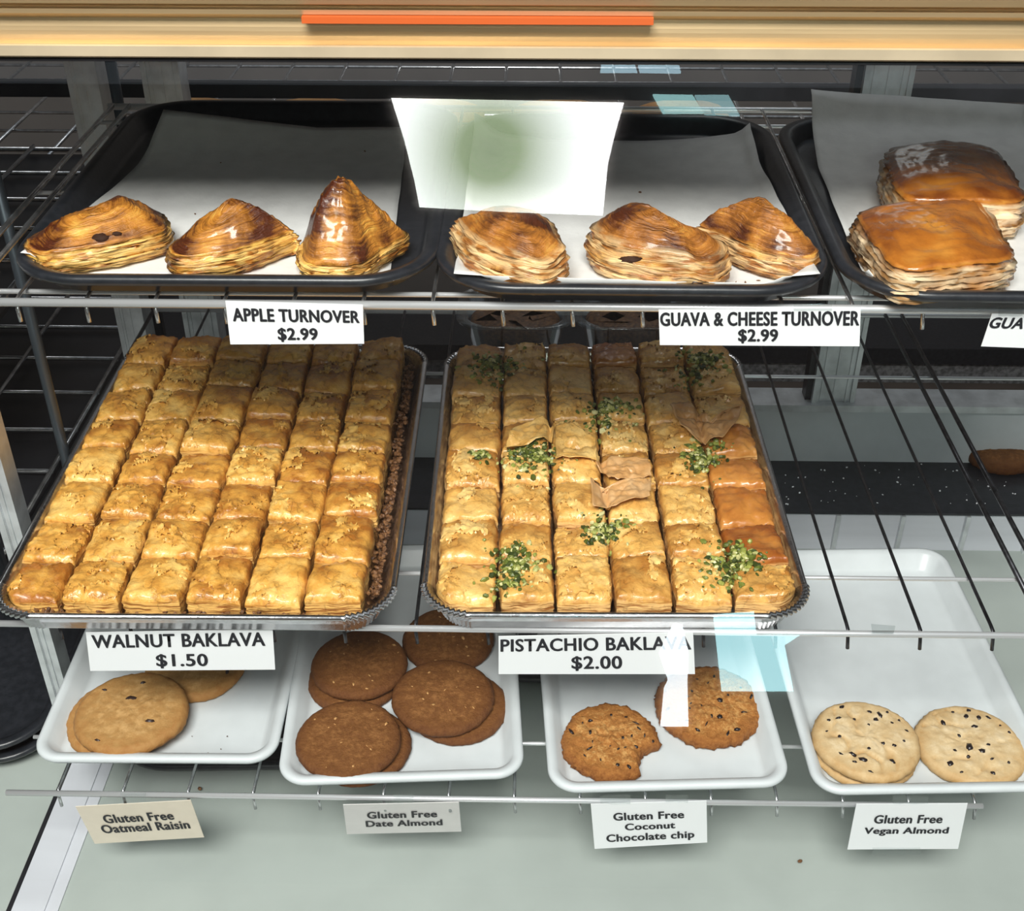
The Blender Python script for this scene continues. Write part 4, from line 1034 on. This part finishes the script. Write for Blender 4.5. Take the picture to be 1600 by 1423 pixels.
# crumbs
rnd = random.Random(77); mb = MB()
for k in range(70):
    p = atz(rnd.uniform(1180, 1590), rnd.uniform(722, 788), zs + 0.001); chunk(mb, p, rnd.uniform(0.0006, 0.0016), rnd)
tag(mb.put('white_crumbs', M['card'], None, False), 'white crumbs scattered on the black ledge', 'crumbs', None, 'stuff')
mb = MB()
for (x, y, z) in [(312, 1232, ZD), (130, 1265, ZD), (1250, 1345, ZD)]: chunk(mb, atz(x, y, z + 0.004), 0.003, rnd)
for (x, y) in [(228, 252), (425, 220), (570, 236), (305, 334), (345, 254), (1150, 440), (1185, 438), (1165, 442), (135, 430), (855, 440), (1000, 300), (575, 320)]: chunk(mb, atz(x, y, ZP + 0.001), rnd.uniform(0.0008, 0.0022), rnd, 0.6)
for (x, y) in [(345, 1170), (300, 1150), (355, 1150), (1255, 1140), (1300, 1120), (325, 1176)]: chunk(mb, atz(x, y, ZC + 0.001), rnd.uniform(0.0006, 0.0012), rnd, 0.6)
tag(mb.put('brown_crumbs', M['walnut'], None, False), 'tiny brown pastry crumbs on parchment, trays and deck', 'crumbs', None, 'stuff')

# ------------------------------------------------------------------ behind the case
ct = thing('rear_counter', 'dark granite faced counter behind the case', 'counter', (0, 2.75, 0))
gz = aty(1440, 566, 2.62).z; gt = aty(1440, 545, 2.61).z
MB().box(-2, 2, -0.13, 0.12, 0, gz).put('granite_face', M['granite'], ct, False)
MB().box(-2, 2, -0.14, 0.13, gz, gt).put('counter_top', M['black'], ct, False)
rk = thing('bakery_rack', 'dark wire bakery rack standing behind the display case', 'rack', (0, 1.95, 0))
za, zb = 1.045, 0.875
for sx in (-1.35, 1.35): 
    for sy in (-0.2, 0.45): MB().tube([(sx, sy, 0), (sx, sy, 1.5)], 0.012, 8).put('rack_post', M['pole'], rk)
for z in (za - 0.0, zb):
    mb = MB()
    for k in range(28): mb.tube([(-1.35 + 0.1 * k, -0.2, z), (-1.35 + 0.1 * k, 0.45, z)], 0.003, 6)
    for k in range(8): mb.tube([(-1.35, -0.2 + 0.09 * k, z - 0.004), (1.35, -0.2 + 0.09 * k, z - 0.004)], 0.003, 6)
    mb.put('shelf_grid', M['chrome'], rk)
za0 = aty(800, 152, 1.745).z; za1 = aty(800, 128, 1.745).z
MB().box(-1.4, 1.4, -0.215, -0.203, za0, za1).put('front_strip', M['dark'], rk, False)
MB().box(-1.4, 1.4, -0.215, -0.203, zb - 0.03, zb + 0.003).put('front_strip', M['dark'], rk, False)
rnd = random.Random(3)
loafm = pastry('loaf_crust', (0.55, 0.33, 0.15), (0.42, 0.22, 0.08), (0.22, 0.09, 0.03), (0.6, 0.4, 0.2), (0.3, 0.14, 0.05), 0.6, 0.1, 30, 1, 0.4)
xs_ = [-0.53, -0.34, -0.15, 0.04, 0.23]
wh = ['leftmost', 'second', 'third', 'fourth', 'fifth']
for i, x in enumerate(xs_):
    n = 28; L = []
    for k in range(11):
        s = k / 10 * pi; rr = max(0.03, sin(s)) ** 0.45
        L.append([V((-0.075 * cos(s), 0.062 * rr * cos(2 * pi * j / n), max(0.0, 0.036 * rr * sin(2 * pi * j / n) + 0.032))) for j in range(n)])
    me = mk(MB().loops(L).vf()); k_ = len(me.vertices)
    a = me.attributes.new('toast', 'FLOAT', 'POINT'); a.data.foreach_set('value', [0.4] * k_)
    o = link('bread_loaf', me, loafm, None, (x, 1.86, zb + 0.0032), rnd.uniform(-0.3, 0.3))
    tag(o, 'brown loaf on the rack behind the case, %s from the left' % wh[i] if i else 'brown loaf on the rack behind the case, leftmost of the row', 'bread', 'loaves on the rear rack')
# side rack seen through the left end of the case
sr = thing('side_rack', 'dark wire rack seen left of the display case', 'rack', (-0.9, 1.25, 0))
for (a, b) in ((-0.36, -0.3), (0.36, -0.3), (-0.36, 0.3), (0.36, 0.3)): MB().tube([(a, b, ZD + 0.001 if a < 0 else 0.70), (a, b, 1.34)], 0.01, 8).put('rack_post', M['pole'], sr)
for z in (0.98, 0.76):
    mb = MB()
    for k in range(8): mb.tube([(-0.36, -0.3 + 0.6 * k / 7, z), (0.36, -0.3 + 0.6 * k / 7, z)], 0.003, 6)
    for k in range(7): mb.tube([(-0.36 + 0.12 * k, -0.3, z + 0.004), (-0.36 + 0.12 * k, 0.3, z + 0.004)], 0.003, 6)
    mb.put('shelf_grid', M['chrome'], sr)
    MB().box(-0.36, 0.36, -0.28, 0.3, z - 0.012, z - 0.007).put('dark_shelf', M['dark'], sr, False)
